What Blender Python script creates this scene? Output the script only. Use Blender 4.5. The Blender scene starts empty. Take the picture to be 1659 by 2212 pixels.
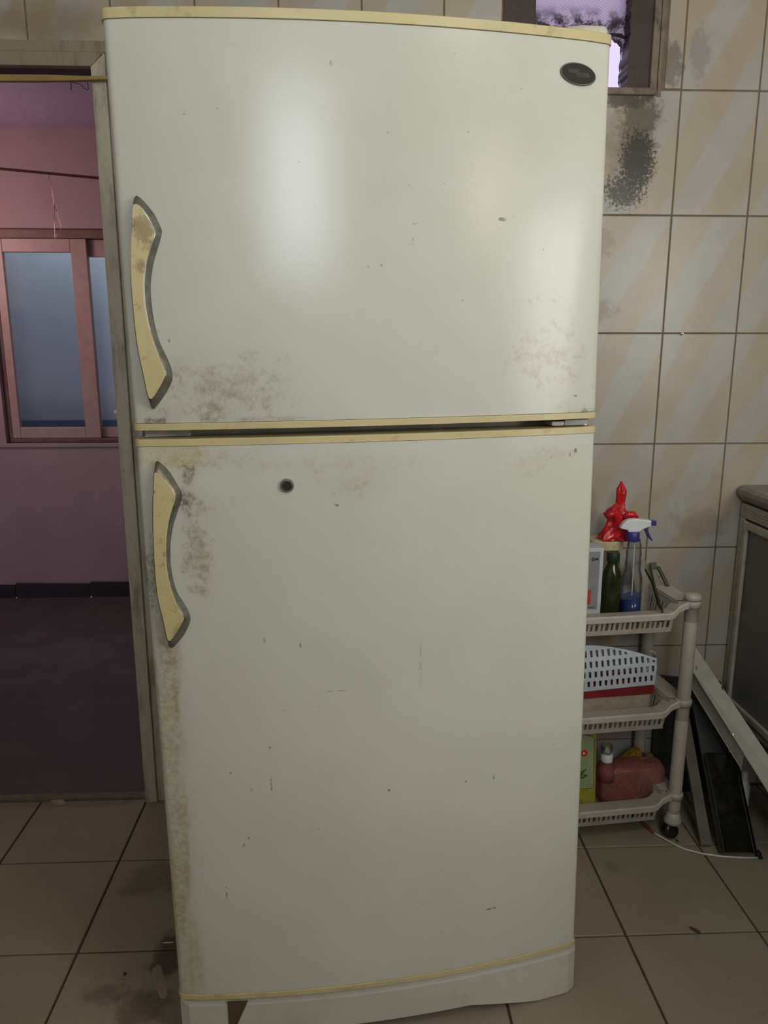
import bpy, math, random
from mathutils import Vector, Matrix, Euler
random.seed(7)
S = bpy.context.scene
COL = S.collection

# ------------------------------------------------------------------ camera
cam = bpy.data.cameras.new('camera')
cam.sensor_fit = 'VERTICAL'; cam.sensor_height = 24.0
cam.lens = 24.0 * 1626.2 / 2212.0
cam.clip_start = 0.05
CAM = bpy.data.objects.new('camera', cam); COL.objects.link(CAM)
CAM.location = (0.7700, -2.0350, 1.3061)
_p, _y = 0.21342, 0.04136
_f = Vector((math.sin(_y) * math.cos(_p), math.cos(_y) * math.cos(_p), -math.sin(_p)))
_r = Vector((math.cos(_y), -math.sin(_y), 0)); _u = _r.cross(_f)
CAM.rotation_euler = Matrix((_r, _u, -_f)).transposed().to_euler()
S.camera = CAM

# ------------------------------------------------------------------ light
S.view_settings.view_transform = 'Standard'; S.view_settings.look = 'None'
S.view_settings.gamma = 1.0; S.view_settings.use_curve_mapping = False
S.view_settings.exposure = -0.2
w = bpy.data.worlds.new('sky'); S.world = w; w.use_nodes = True
w.node_tree.nodes['Background'].inputs[0].default_value = (0.84, 0.76, 1.0, 1)
w.node_tree.nodes['Background'].inputs[1].default_value = 1.35

def area(name, loc, target, sx, sy, watts, color, spread=math.pi):
    l = bpy.data.lights.new(name, 'AREA'); l.shape = 'RECTANGLE'; l.size = sx; l.size_y = sy
    l.energy = watts; l.color = color; l.spread = spread
    o = bpy.data.objects.new(name, l); COL.objects.link(o); o.location = loc
    d = Vector(target) - Vector(loc)
    o.rotation_euler = d.to_track_quat('-Z', 'Y').to_euler()
    return o
area('kitchen_daylight', (0.86, -3.52, 2.20), (0.86, 0, 2.0), 0.52, 0.80, 17, (0.84, 0.92, 1.0))
area('added_side_fill', (2.44, -2.00, 1.50), (0.9, -0.9, 1.0), 0.75, 0.80, 17, (1.0, 0.985, 0.94))  # added soft fill from the right, behind an unseen window
area('hall_daylight', (-1.35, 1.10, 1.80), (-0.3, 1.9, 1.75), 0.35, 0.5, 6.0, (1.0, 0.66, 0.60))
area('shaft_daylight', (-0.5, 2.26, 2.24), (-0.5, 2.62, 1.1), 1.5, 0.3, 6.5, (0.84, 0.92, 1.0))

def bulb(name, loc, watts, color, radius):
    l = bpy.data.lights.new(name, 'POINT'); l.energy = watts; l.color = color; l.shadow_soft_size = radius
    o = bpy.data.objects.new(name, l); COL.objects.link(o); o.location = loc; return o
bulb('ceiling_lamp_light', (1.55, -1.85, 2.52), 13, (1.0, 0.965, 0.88), .09)

# ------------------------------------------------------------------ mesh builder
class MB:
    def __init__(s): s.v = []; s.f = []; s.sm = []
    def add(s, vs, fs, smooth=False):
        b = len(s.v); s.v += [Vector(v) for v in vs]
        s.f += [tuple(b + i for i in f) for f in fs]; s.sm += [smooth] * len(fs); return s
    def box(s, x0, x1, y0, y1, z0, z1):
        return s.add([(x, y, z) for x in (x0, x1) for y in (y0, y1) for z in (z0, z1)],
                     [(0, 1, 3, 2), (4, 6, 7, 5), (0, 4, 5, 1), (2, 3, 7, 6), (0, 2, 6, 4), (1, 5, 7, 3)])
    def hexa(s, bot, top):   # two quads
        n = len(bot)
        return s.add(list(bot) + list(top), [tuple(range(n - 1, -1, -1)), tuple(range(n, 2 * n))] +
                     [(i, (i + 1) % n, n + (i + 1) % n, n + i) for i in range(n)])
    def prism(s, pts, y0, y1):   # outline in xz, extruded along y
        n = len(pts)
        return s.add([(x, y0, z) for x, z in pts] + [(x, y1, z) for x, z in pts],
                     [tuple(range(n)), tuple(range(2 * n - 1, n - 1, -1))] +
                     [(i, n + i, n + (i + 1) % n, (i + 1) % n) for i in range(n)])
    def slab(s, pts, z0, z1, smooth=False):    # outline in xy, extruded along z
        n = len(pts); e = .0006
        zs = (z0, z0 + e, z0 + 2 * e, z1 - 2 * e, z1 - e, z1) if smooth else (z0, z1); m = len(zs)
        s.add([(x, y, z) for z in zs for x, y in pts],
              [(k * n + i, k * n + (i + 1) % n, (k + 1) * n + (i + 1) % n, (k + 1) * n + i) for k in range(m - 1) for i in range(n)], smooth)
        b = len(s.v) - m * n
        s.f += [tuple(range(b + n - 1, b - 1, -1)), tuple(range(b + (m - 1) * n, b + m * n))]; s.sm += [False, False]
        return s
    def rings(s, rings, closed=True, caps=True, smooth=True):
        n = len(rings[0]); vs = [p for r in rings for p in r]; fs = []
        for k in range(len(rings) - 1):
            for i in range(n if closed else n - 1):
                j = (i + 1) % n
                fs.append((k * n + i, k * n + j, (k + 1) * n + j, (k + 1) * n + i))
        s.add(vs, fs, smooth)
        if caps:
            b = len(s.v) - len(vs); m = len(rings) - 1
            s.f += [tuple(range(b + n - 1, b - 1, -1)), tuple(range(b + m * n, b + m * n + n))]; s.sm += [False, False]
        return s
    def lathe(s, cx, cy, prof, n=20, caps=True, sx=1, sy=1):   # prof: (r, z) from bottom
        return s.rings([[(cx + r * sx * math.cos(2 * math.pi * i / n), cy + r * sy * math.sin(2 * math.pi * i / n), z)
                         for i in range(n)] for r, z in prof], caps=caps)
    def tube(s, path, rad, n=8, caps=True):
        P = [Vector(p) for p in path]; rs = []
        up = Vector((0.13, 0.2, 1)).normalized(); prev = None
        for i, p in enumerate(P):
            t = (P[min(i + 1, len(P) - 1)] - P[max(i - 1, 0)]).normalized()
            a = (prev if prev is not None else (up if abs(t.dot(up)) < .9 else Vector((1, 0.1, 0))))
            a = (a - t * a.dot(t)).normalized(); prev = a; b = t.cross(a)
            r = rad[i] if isinstance(rad, (list, tuple)) else rad
            rs.append([p + (a * math.cos(2 * math.pi * k / n) + b * math.sin(2 * math.pi * k / n)) * r for k in range(n)])
        return s.rings(rs, caps=caps)
    def xf(s, M):
        s.v = [M @ v for v in s.v]; return s
    def build(s, name, m, parent=None, bevel=0, seg=2, origin=(0, 0, 0), local=False):
        off = Vector((0, 0, 0)) if (parent is None or local) else worldloc(parent)
        og = Vector(origin)
        me = bpy.data.meshes.new(name)
        me.from_pydata([tuple(v - off - og) for v in s.v], [], s.f)
        me.polygons.foreach_set('use_smooth', s.sm); me.update()
        me.materials.append(m)
        o = bpy.data.objects.new(name, me); COL.objects.link(o); o.parent = parent; o.location = og
        import bmesh
        bm = bmesh.new(); bm.from_mesh(me); bmesh.ops.recalc_face_normals(bm, faces=bm.faces); bm.to_mesh(me); bm.free()
        if bevel:
            b = o.modifiers.new('bevel', 'BEVEL'); b.width = bevel; b.segments = seg; b.limit_method = 'ANGLE'; b.angle_limit = math.radians(40)
            b.harden_normals = False
        return o

def worldloc(o):
    v = Vector((0, 0, 0))
    while o is not None: v += o.location; o = o.parent
    return v
def thing(name, label, cat, loc=(0, 0, 0), rot=None, group=None):
    o = bpy.data.objects.new(name, None); COL.objects.link(o); o.location = loc
    if rot is not None: o.rotation_euler = rot
    o.empty_display_size = 0.05
    return tag(o, label, cat, group)
def tag(o, label, cat, group=None):
    o['label'] = label; o['category'] = cat
    if group: o['group'] = group
    return o
def struct(name, label=None, cat=None, loc=(0, 0, 0)):
    o = bpy.data.objects.new(name, None); COL.objects.link(o); o.location = loc
    o['kind'] = 'structure'
    if label: o['label'] = label
    if cat: o['category'] = cat
    return o
def st(o, label, cat):
    o['kind'] = 'structure'; o['label'] = label; o['category'] = cat; return o

# ------------------------------------------------------------------ materials
class G:
    """small node graph helper"""
    def __init__(s, name):
        s.m = bpy.data.materials.new(name); s.m.use_nodes = True; s.t = s.m.node_tree; s.n = s.t.nodes; s.l = s.t.links
        s.b = s.n['Principled BSDF']; s.out = s.n['Material Output']
    def new(s, ty, **kw):
        x = s.n.new(ty)
        for k, v in kw.items(): setattr(x, k, v)
        return x
    def put(s, sock, v):
        if isinstance(v, bpy.types.NodeSocket): s.l.new(v, sock)
        else:
            if hasattr(sock, 'default_value'):
                if isinstance(v, (tuple, list)) and len(v) == 3 and len(sock.default_value) == 4: v = (*v, 1)
                sock.default_value = v
    def math(s, op, a, b=0.0, c=None, clamp=False):
        x = s.new('ShaderNodeMath', operation=op, use_clamp=clamp); s.put(x.inputs[0], a); s.put(x.inputs[1], b)
        if c is not None: s.put(x.inputs[2], c)
        return x.outputs[0]
    def obj(s): return s.new('ShaderNodeTexCoord').outputs['Object']
    def pos(s): return s.new('ShaderNodeNewGeometry').outputs['Position']
    def sep(s, v):
        x = s.new('ShaderNodeSeparateXYZ'); s.put(x.inputs[0], v); return x.outputs
    def noise(s, v, scale, detail=4, rough=0.55, dist=0.0):
        x = s.new('ShaderNodeTexNoise'); s.put(x.inputs['Vector'], v); x.inputs['Scale'].default_value = scale
        x.inputs['Detail'].default_value = detail; x.inputs['Roughness'].default_value = rough; x.inputs['Distortion'].default_value = dist
        return x.outputs[0]
    def step(s, v, a, b):   # smooth 0..1 between a and b
        x = s.new('ShaderNodeMapRange', interpolation_type='SMOOTHSTEP'); s.put(x.inputs[0], v)
        x.inputs[1].default_value = a; x.inputs[2].default_value = b; return x.outputs[0]
    def mix(s, f, a, b):
        x = s.new('ShaderNodeMix', data_type='RGBA'); s.put(x.inputs[0], f); s.put(x.inputs[6], a); s.put(x.inputs[7], b); return x.outputs[2]
    def scale(s, v, sc):
        x = s.new('ShaderNodeVectorMath', operation='MULTIPLY'); s.put(x.inputs[0], v); x.inputs[1].default_value = sc; return x.outputs[0]
    def blob(s, v, c, r, lo=1.0, hi=0.0):   # 1 inside ellipse falling to 0 at its rim
        x = s.new('ShaderNodeVectorMath', operation='SUBTRACT'); s.put(x.inputs[0], v); x.inputs[1].default_value = c
        y = s.scale(x.outputs[0], (1 / r[0], 1 / r[1], 1 / r[2]))
        z = s.new('ShaderNodeVectorMath', operation='LENGTH'); s.put(z.inputs[0], y)
        return s.step(z.outputs[1], lo, hi)
    def bump(s, h, strength=0.2, dist=0.002):
        x = s.new('ShaderNodeBump'); s.put(x.inputs['Height'], h); x.inputs['Strength'].default_value = strength
        x.inputs['Distance'].default_value = dist; s.l.new(x.outputs[0], s.b.inputs['Normal'])
    def fin(s, col, rough=0.5, metal=0.0, spec=None):
        s.put(s.b.inputs['Base Color'], col); s.put(s.b.inputs['Roughness'], rough); s.put(s.b.inputs['Metallic'], metal)
        if spec is not None: s.b.inputs['Specular IOR Level'].default_value = spec
        return s.m

def plain(name, c, rough=0.5, metal=0.0, var=0.12, scale=25, bump=0.0, spec=None, dirt=None):
    g = G(name); o = g.pos()
    n = g.noise(o, scale)
    dark = tuple(x * (1 - var * 1.6) for x in c); light = tuple(min(1, x * (1 + var)) for x in c)
    col = g.mix(g.step(n, .3, .7), dark, light)
    if dirt:
        col = g.mix(g.math('MULTIPLY', g.step(g.noise(o, 14, 8, .7), .5, .72), dirt[1]), col, dirt[0])
    if bump: g.bump(n, bump)
    return g.fin(col, rough, metal, spec)

def clear(name, tint, gloss=0.10, haze=0.06, hazecol=(.5, .5, .5), rough=0.06):
    g = G(name); g.n.remove(g.b)
    tr = g.new('ShaderNodeBsdfTransparent'); tr.inputs[0].default_value = (*tint, 1)
    gl = g.new('ShaderNodeBsdfGlossy'); gl.inputs['Roughness'].default_value = rough
    df = g.new('ShaderNodeBsdfDiffuse'); df.inputs[0].default_value = (*hazecol, 1)
    a = g.new('ShaderNodeMixShader'); a.inputs[0].default_value = haze; g.l.new(tr.outputs[0], a.inputs[1]); g.l.new(df.outputs[0], a.inputs[2])
    lw = g.new('ShaderNodeLayerWeight'); lw.inputs[0].default_value = gloss * 2.5
    b = g.new('ShaderNodeMixShader'); g.l.new(g.math('MULTIPLY', lw.outputs[0], .8, clamp=True), b.inputs[0]); g.l.new(a.outputs[0], b.inputs[1]); g.l.new(gl.outputs[0], b.inputs[2])
    g.l.new(b.outputs[0], g.out.inputs[0]); return g.m

# wall tile: diagonal beige / pale lavender print, same on each tile, plus soot marks near the window
def wall_tile_mat():
    g = G('wall_tile_print'); o = g.obj(); x, y, z = g.sep(o)
    p = g.pos()
    rnd = g.new('ShaderNodeObjectInfo').outputs['Random']
    d = g.math('MULTIPLY', g.math('SUBTRACT', g.noise(g.scale(p, (1, 1, .7)), 5.5, 3), .5), .26)
    u = g.math('DIVIDE', x, .2); v = g.math('DIVIDE', z, .2967)
    t = g.math('ADD', g.math('SUBTRACT', u, g.math('MULTIPLY', v, .76)), d)
    t = g.math('ADD', t, g.math('MULTIPLY', g.math('SUBTRACT', rnd, .5), .22))
    c = g.math('COSINE', g.math('MULTIPLY', t, 2 * math.pi / .84))
    fine = g.noise(g.scale(p, (1, 1, 1)), 30, 5)
    c = g.math('ADD', c, g.math('MULTIPLY', g.math('SUBTRACT', fine, .5), .5))
    band = g.step(c, -.15, .25)
    beige = g.mix(g.step(g.noise(p, 9, 3), .35, .65), (.395, .34, .255), (.42, .365, .28))
    pale = g.mix(g.step(g.noise(p, 12, 3), .35, .65), (.39, .37, .34), (.425, .405, .37))
    col = g.mix(band, beige, pale)
    # general smoke / grease film, and yellowed patches
    col = g.mix(g.math('MULTIPLY', g.step(g.noise(p, 6, 8, .7), .55, .75), .35), col, (.26, .19, .10))
    n1 = g.noise(p, 28, 8, .75); n2 = g.noise(p, 120, 5, .8); n3 = g.noise(p, 10, 4, .6)
    def stain(c, r, k, colr, lo=.42, hi=.58, nn=None):
        nonlocal col
        m = g.blob(p, c, r)
        nn_ = nn if nn is not None else n1
        mm = g.math('MULTIPLY', g.step(g.math('ADD', nn_, g.math('MULTIPLY', m, .38)), lo + .2, hi + .2), g.step(m, 0, .35))
        col = g.mix(g.math('MULTIPLY', mm, k), col, colr)
    stain((1.50, 0, 1.87), (.09, .2, .17), .85, (.07, .055, .04), .36, .60)
    stain((1.47, 0, 1.80), (.12, .2, .20), .5, (.16, .13, .09), .36, .7)
    stain((1.50, 0, 1.77), (.085, .2, .14), .95, (.018, .015, .012), .44, .54, n2)
    stain((1.47, 0, 1.70), (.13, .2, .10), .9, (.03, .027, .022), .52, .60, n2)
    stain((1.455, 0, 1.915), (.14, .2, .035), .85, (.06, .045, .03))
    stain((1.57, 0, 2.0), (.06, .2, .10), .6, (.10, .075, .05))
    stain((1.64, 0, 2.02), (.05, .2, .12), .4, (.20, .18, .15))
    stain((0.03, 0, 2.07), (.40, .2, .07), .6, (.22, .16, .08), .25, .7, n3)
    stain((1.42, 0, 1.40), (.10, .2, .07), .55, (.24, .17, .085), .44, .6)
    stain((1.43, 0, 1.58), (.06, .2, .09), .35, (.24, .17, .085), .5, .6)
    stain((1.75, 0, .82), (.20, .2, .10), .3, (.15, .12, .09), .45, .65)
    g.bump(fine, .05)
    return g.fin(col, .28, 0, .45)
M_TILE = wall_tile_mat()

def floor_tile_mat():
    g = G('floor_tile_glaze'); p = g.pos(); rnd = g.new('ShaderNodeObjectInfo').outputs['Random']
    n = g.noise(p, 3.5, 4); f = g.noise(p, 60, 6, .7)
    col = g.mix(g.step(n, .3, .7), (.29, .24, .17), (.32, .27, .20))
    col = g.mix(g.math('MULTIPLY', rnd, .25), col, (.25, .215, .165))
    col = g.mix(g.math('MULTIPLY', g.step(f, .5, .75), .25), col, (.20, .15, .09))
    n1 = g.noise(p, 16, 8, .7)
    for c, r, k in [((.36, -.60, 0), (.09, .13, 1), .88), ((.33, -.74, 0), (.11, .10, 1), .6), ((.24, -.70, 0), (.09, .05, 1), .5),
                    ((.28, -.35, 0), (.20, .14, 1), .45), ((-.1, -.02, 0), (.5, .035, 1), .3), ((1.43, -.36, 0), (.04, .05, 1), .35)]:
        m = g.blob(p, c, r)
        mm = g.math('MULTIPLY', g.step(g.math('ADD', n1, g.math('MULTIPLY', m, .45)), .62, .88), k)
        col = g.mix(mm, col, (.07, .048, .03))
    g.bump(n, .04)
    return g.fin(col, g.math('ADD', g.math('MULTIPLY', f, .2), .33), 0, .4)
M_FLOOR = floor_tile_mat()

FW = 0.7854; BULGE = 0.032
def fridge_paint():
    g = G('fridge_white_enamel'); o = g.obj()
    n = g.noise(o, 5, 5, .6); n1 = g.noise(o, 34, 9, .74); n2 = g.noise(o, 90, 6, .75); n3 = g.noise(g.scale(o, (1, 1, .12)), 30, 5)
    col = g.mix(g.step(n, .35, .65), (.585, .575, .49), (.61, .60, .525))
    # blotchy handling marks over the whole face
    col = g.mix(g.math('MULTIPLY', g.step(n1, .53, .72), .09), col, (.42, .38, .27))
    def stain(c, r, k, colr, bias=.26, lo=.62, hi=.86, nn=None):
        nonlocal col
        bias = min(bias, .34)
        m = g.blob(o, (c[0], 0, c[1]), (r[0], 1, r[1]))
        mm = g.math('MULTIPLY', g.step(g.math('ADD', nn if nn is not None else n1, g.math('MULTIPLY', m, bias)), lo, hi), g.step(m, 0, .3))
        mm = g.math('MULTIPLY', mm, FINE)
        mm = g.math('MAXIMUM', mm, g.math('MULTIPLY', m, .16))
        col = g.mix(g.math('MULTIPLY', mm, k), col, colr)
    FINE = g.math('ADD', g.math('MULTIPLY', g.step(n2, .38, .60), .62), .30)
    BR = (.30, .245, .155); DK = (.13, .095, .06)
    stain((.15, 1.12), (.22, .12), .6, BR, .30, .64, .86)
    stain((.10, 1.10), (.14, .06), .5, BR)               # lower left of freezer door
    stain((.05, 1.085), (.05, .03), .75, (.2, .13, .06))
    stain((.035, 1.075), (.05, .018), .9, DK, .45)
    stain((.20, 1.075), (.22, .012), .7, BR, .45)
    stain((.075, 1.15), (.035, .05), .6, BR)
    stain((.68, 1.17), (.15, .16), .5, BR, .28, .64, .86)                 # lower right of freezer door
    stain((.74, 1.10), (.06, .12), .5, BR)
    stain((.76, 1.072), (.06, .012), .9, DK)
    stain((.055, 1.02), (.10, .035), .85, (.50, .41, .20), .5, .5, .75)   # yellowed top left of fridge door
    stain((.13, 1.01), (.14, .035), .5, BR)
    stain((.085, .87), (.055, .19), .75, BR, .34, .62, .84)
    stain((.03, .85), (.03, .20), .5, BR, .34)
    stain((.075, .94), (.03, .05), .8, DK, .42)  # dark marks by the lower handle, partly its gap shadow painted in
    stain((.082, .985), (.02, .035), .7, DK, .42)
    stain((.34, .965), (.16, .05), .38, BR)
    stain((.30, 1.0), (.40, .04), .25, BR)
    stain((.66, .98), (.12, .05), .25, BR)
    stain((.03, .67), (.028, .06), .85, (.36, .25, .13), .3)    # rust run below the handle
    stain((.035, .60), (.012, .10), .9, (.36, .25, .12), .3, .6, .8)
    stain((.018, .45), (.055, .62), .75, (.36, .30, .17), .34, .55, .8, n3)
    stain((.040, .45), (.022, .42), .4, (.36, .30, .18), .30, .58, .85, n3)  # grimy left edge, streaked
    stain((.012, .10), (.05, .30), .5, (.34, .28, .15), .42, .55, .8, n3)
    stain((.01, .82), (.018, .10), .6, DK, .35, .6, .75, n2)
    stain((.10, .93), (.5, .06), .10, BR)
    stain((.72, 1.0), (.10, .03), .35, BR)
    # small chips and specks with positions of their own
    chips = [(.155, .42, .0035, .004), (.145, .325, .003, .003), (.19, .43, .002, .014), (.137, .31, .003, .006), (.40, .40, .0035, .003), (.545, .40, .002, .003),
             (.60, 1.385, .008, .003), (.62, 1.388, .002, .005), (.455, 1.375, .0045, .0012), (.45, 1.345, .004, .0010), (.452, 1.352, .0012, .004), (.38, 1.31, .002, .002), (.40, 1.312, .002, .002),
             (.05, 1.215, .002, .003), (.065, 1.20, .0022, .003), (.74, 1.10, .004, .003), (.745, 1.005, .003, .004), (.735, .998, .002, .004),
             (.12, .455, .002, .002), (.19, .50, .003, .003), (.19, .70, .002, .005), (.25, .69, .002, .006), (.60, .40, .002, .005), (.63, .13, .003, .003),
             (.72, .11, .002, .002), (.60, .12, .012, .0025), (.33, 1.60, .003, .004), (.52, 1.62, .002, .003), (.11, 1.53, .003, .003), (.31, .60, .02, .0008), (.46, .64, .0006, .05),
             (.32, .93, .0035, .002), (.10, .22, .0015, .02), (.27, .335, .002, .002)]
    m = None
    for i, (cx, cz, rx, rz) in enumerate(chips):
        b = g.blob(o, (cx, 0, cz), (rx, 1, rz), 1.15, .75)
        m = b if m is None else g.math('MAXIMUM', m, b)
    col = g.mix(g.math('MULTIPLY', g.math('MULTIPLY', m, g.step(n2, .42, .56)), .75), col, (.13, .10, .07))
    vo = g.new('ShaderNodeTexVoronoi'); g.put(vo.inputs['Vector'], o); vo.inputs['Scale'].default_value = 26
    sp = g.math('MULTIPLY', g.step(vo.outputs['Distance'], .05, .03), g.step(g.noise(o, 4, 2), .5, .56))
    col = g.mix(g.math('MULTIPLY', sp, .55), col, (.2, .16, .11))
    return g.fin(col, g.math('ADD', g.math('MULTIPLY', g.step(n, .4, .7), .02), .21), 0, .40)
M_FRIDGE = fridge_paint()
def cream_mat(name, c, dirtk=.6):
    g = G(name); o = g.obj(); n1 = g.noise(o, 20, 8, .7); n = g.noise(o, 6, 3)
    col = g.mix(g.step(n, .35, .65), c, tuple(x * 1.1 for x in c))
    col = g.mix(g.math('MULTIPLY', g.step(n1, .56, .68), dirtk), col, (.30, .22, .10))
    return g.fin(col, .3, 0, .45)
M_CREAM = cream_mat('yellowed_cream_plastic', (.56, .475, .255), .45)
def inlay_mat():
    g = G('handle_inlay_cream'); o = g.obj(); n1 = g.noise(o, 45, 8, .75); n = g.noise(g.scale(o, (1, 1, .5)), 24, 4)
    col = g.mix(g.step(n, .3, .7), (.56, .46, .24), (.60, .50, .275))
    for c, r in [((.04, 1.36), (.03, .05)), ((.035, 1.31), (.022, .02)), ((.05, .72), (.025, .03)), ((.05, 1.12), (.015, .02))]:
        m = g.blob(o, (c[0], 0, c[1]), (r[0], 1, r[1]))
        col = g.mix(g.math('MULTIPLY', g.step(g.math('ADD', n1, g.math('MULTIPLY', m, .34)), .56, .80), .75), col, (.25, .17, .07))
    return g.fin(col, .16, 0, .5)
M_INLAY = inlay_mat()
M_CHROME = plain('dull_chrome', (.27, .255, .225), .42, .9, .15, 60)
M_CHROME_B = plain('bright_chrome', (.62, .62, .60), .12, 1.0, .05, 60)
M_DARK = plain('black_plastic', (.016, .015, .013), .22)
M_BLACK = plain('black_gloss', (.012, .011, .009), .12, dirt=((.05, .045, .04), .5))
M_GREYM = plain('grey_bracket', (.22, .22, .21), .4, .6)
M_GASKET = plain('grey_gasket', (.10, .10, .085), .7)
M_CABINET = plain('fridge_side_steel', (.50, .49, .42), .4)
M_GROUT = plain('brown_grout', (.19, .14, .095), .9)
M_GROUTF = plain('dark_floor_grout', (.085, .052, .028), .9)
M_PLASTER = plain('grimy_plaster', (.22, .18, .135), .8, dirt=((.05, .04, .03), .9))
M_ROOM = plain('room_paint', (.74, .72, .65), .8)
M_CEIL = plain('ceiling_paint', (.72, .70, .64), .9)
def trimwood(name, c, streak=(.12, .095, .06), k=.6):
    g = G(name); p = g.pos(); n = g.noise(g.scale(p, (1, 1, .25)), 22, 8, .7); n2 = g.noise(g.scale(p, (6, 6, .8)), 30, 6, .7)
    col = g.mix(g.math('MULTIPLY', g.step(n, .46, .68), k), c, streak)
    col = g.mix(g.math('MULTIPLY', g.step(n2, .60, .68), .6), col, (.06, .045, .03))
    g.bump(n2, .15); return g.fin(col, .5)
M_FRAME = trimwood('grimy_door_paint', (.52, .465, .36))
M_FRAMET = trimwood('browned_header_paint', (.30, .25, .17), (.15, .10, .05), .8)
M_STICK = plain('yellow_wood', (.33, .225, .075), .5, scale=12)
M_WINWOOD = plain('dark_brown_wood', (.035, .018, .012), .5, scale=30, dirt=((.005, .004, .003), .8))
M_PINKWALL = plain('pink_wall_paint', (.37, .27, .285), .75, var=.05, scale=4)
M_PINKFR = plain('pink_window_aluminium', (.40, .26, .23), .4, var=.05)
M_LAVCEIL = plain('lavender_ceiling_paint', (.46, .37, .52), .8, var=.04)
M_FARFLOOR = plain('dark_stone_floor', (.10, .086, .085), .5, var=.12, scale=6)
M_SKIRT = plain('black_skirting_tile', (.028, .022, .024), .35)
M_SHAFT = plain('blue_grey_render', (.40, .45, .50), .8, var=.04, scale=3)
M_NAVY = plain('navy_ledge', (.035, .06, .10), .5)
M_CART = plain('putty_plastic', (.455, .415, .355), .35, var=.04, scale=40, dirt=((.30, .235, .16), .35))
M_CARTIN = plain('dusty_putty_plastic', (.40, .33, .25), .6, var=.08, scale=60, dirt=((.22, .17, .11), .5))
M_WHITEPL = plain('pale_blue_white_plastic', (.60, .65, .70), .35, var=.03)
M_WHITE = plain('white_plastic', (.72, .73, .74), .35, var=.04)
M_RED = plain('deep_red_plastic', (.22, .012, .015), .4)
M_BAG = plain('glossy_red_bag', (.55, .012, .018), .2, var=.2, scale=60, bump=.4)
M_PURPLE = plain('indigo_plastic', (.045, .030, .20), .35)
M_LID = plain('cream_ribbed_lid', (.50, .44, .26), .45)
M_JAR = clear('clear_jar_plastic', (.86, .85, .80), .06, .16, (.30, .28, .24))
M_SPRAY = clear('clear_spray_plastic', (.82, .83, .84), .09, .07, (.40, .41, .42))
M_BLUE = plain('blue_cleaning_liquid', (.008, .035, .24), .12)
M_GREENGL = plain('dark_olive_glass', (.022, .026, .004), .08, spec=.6)
M_GREENCAP = plain('dark_green_cap', (.012, .024, .018), .45)
M_BOXW = plain('grey_white_card', (.50, .51, .54), .5, var=.03)
M_BOXG = plain('grey_card_print', (.25, .25, .26), .45, var=.06)
M_INK = plain('black_ink', (.02, .02, .02), .5)
M_YEL = plain('yellow_card', (.38, .36, .04), .45)
M_PALEGREEN = plain('pale_green_print', (.33, .37, .20), .45, var=.03)
M_GREEN = plain('leaf_green_print', (.07, .15, .02), .5)
M_REDPR = plain('red_print', (.50, .05, .02), .5)
M_PINKB = clear('pink_translucent_plastic', (.90, .60, .56), .09, .22, (.66, .30, .27), .12)
M_SPONGE = plain('yellow_sponge', (.42, .24, .02), .95, var=.25, scale=150, bump=.6)
M_SPONGEG = plain('green_scourer', (.04, .075, .02), .95, bump=.6)
M_KNIFEG = plain('grey_utensil', (.20, .18, .14), .5)
M_KNIFED = plain('dark_brown_handle', (.06, .048, .032), .5)
M_BOARD = plain('worn_grey_board', (.24, .215, .17), .6, dirt=((.12, .1, .07), .5))
M_CHAN = plain('white_enamelled_channel', (.50, .475, .42), .3, var=.04, dirt=((.28, .24, .18), .3))
M_ALU = plain('dull_aluminium', (.46, .43, .37), .4, .25, .08, 30, dirt=((.14, .115, .08), .5))
M_TOP = plain('grey_worktop', (.24, .22, .185), .45, dirt=((.10, .08, .06), .5))
M_PANEL = plain('grey_aluminium_panel', (.17, .165, .15), .45, .2, .05, 8)
M_PLANK = plain('grey_wood_plank', (.13, .115, .095), .6)
M_MATTE = plain('dark_grey_plate', (.032, .031, .029), .5)
M_CABLE = plain('white_cable', (.62, .60, .54), .4)
M_CABLER = plain('red_sleeve', (.20, .045, .03), .5)
M_ROPE = plain('brown_rope', (.20, .085, .055), .8, scale=200)
M_WIRE = plain('thin_silver_wire', (.75, .60, .55), .25, .8)
M_PEEL = plain('dry_brown_peel', (.07, .045, .03), .8)
M_PAPER = plain('torn_grey_paper', (.34, .28, .21), .8)
M_TAPE = clear('brown_tape', (.55, .46, .34), .05, .45, (.22, .17, .10), .3)

# ------------------------------------------------------------------ room shell
XL, XR, YF, ZC = -1.15, 2.47, -3.60, 2.75
floor = st(MB().box(XL, XR, YF, 0.158, -.06, -.0045).build('floor', M_GROUTF), 'kitchen floor of square beige ceramic tiles with dark joints', 'floor')
TS, TX, TY = .3078, -.1573, -.2787
def piece_quad(x0, x1, y0, y1):
    return x0, x1, y0, y1
_ft = {}
for i in range(-4, 9):
    for j in range(-2, 12):
        x0 = TX + TS * i; y1 = TY - TS * j; x1 = x0 + TS; y0 = y1 - TS
        ox, oy = (x0 + x1) / 2, (y0 + y1) / 2
        a, b, c, d = max(x0, XL), min(x1, XR), max(y0, YF), min(y1, -0.002)
        if b - a < .02 or d - c < .02: continue
        key = tuple(round(q, 4) for q in (a - ox, b - ox, c - oy, d - oy))
        if key not in _ft:
            t = MB().box(a - ox + .0027, b - ox - .0027, c - oy + .0027, d - oy - .0027, -.008, 0.0)
            o = t.build('tile', M_FLOOR, floor, bevel=.0012, seg=1); _ft[key] = o.data
        else:
            o = bpy.data.objects.new('tile', _ft[key]); COL.objects.link(o); o.parent = floor
            bv = o.modifiers.new('bevel', 'BEVEL'); bv.width = .0012; bv.segments = 1
        o.location = (ox, oy, random.uniform(-.0006, 0))

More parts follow.
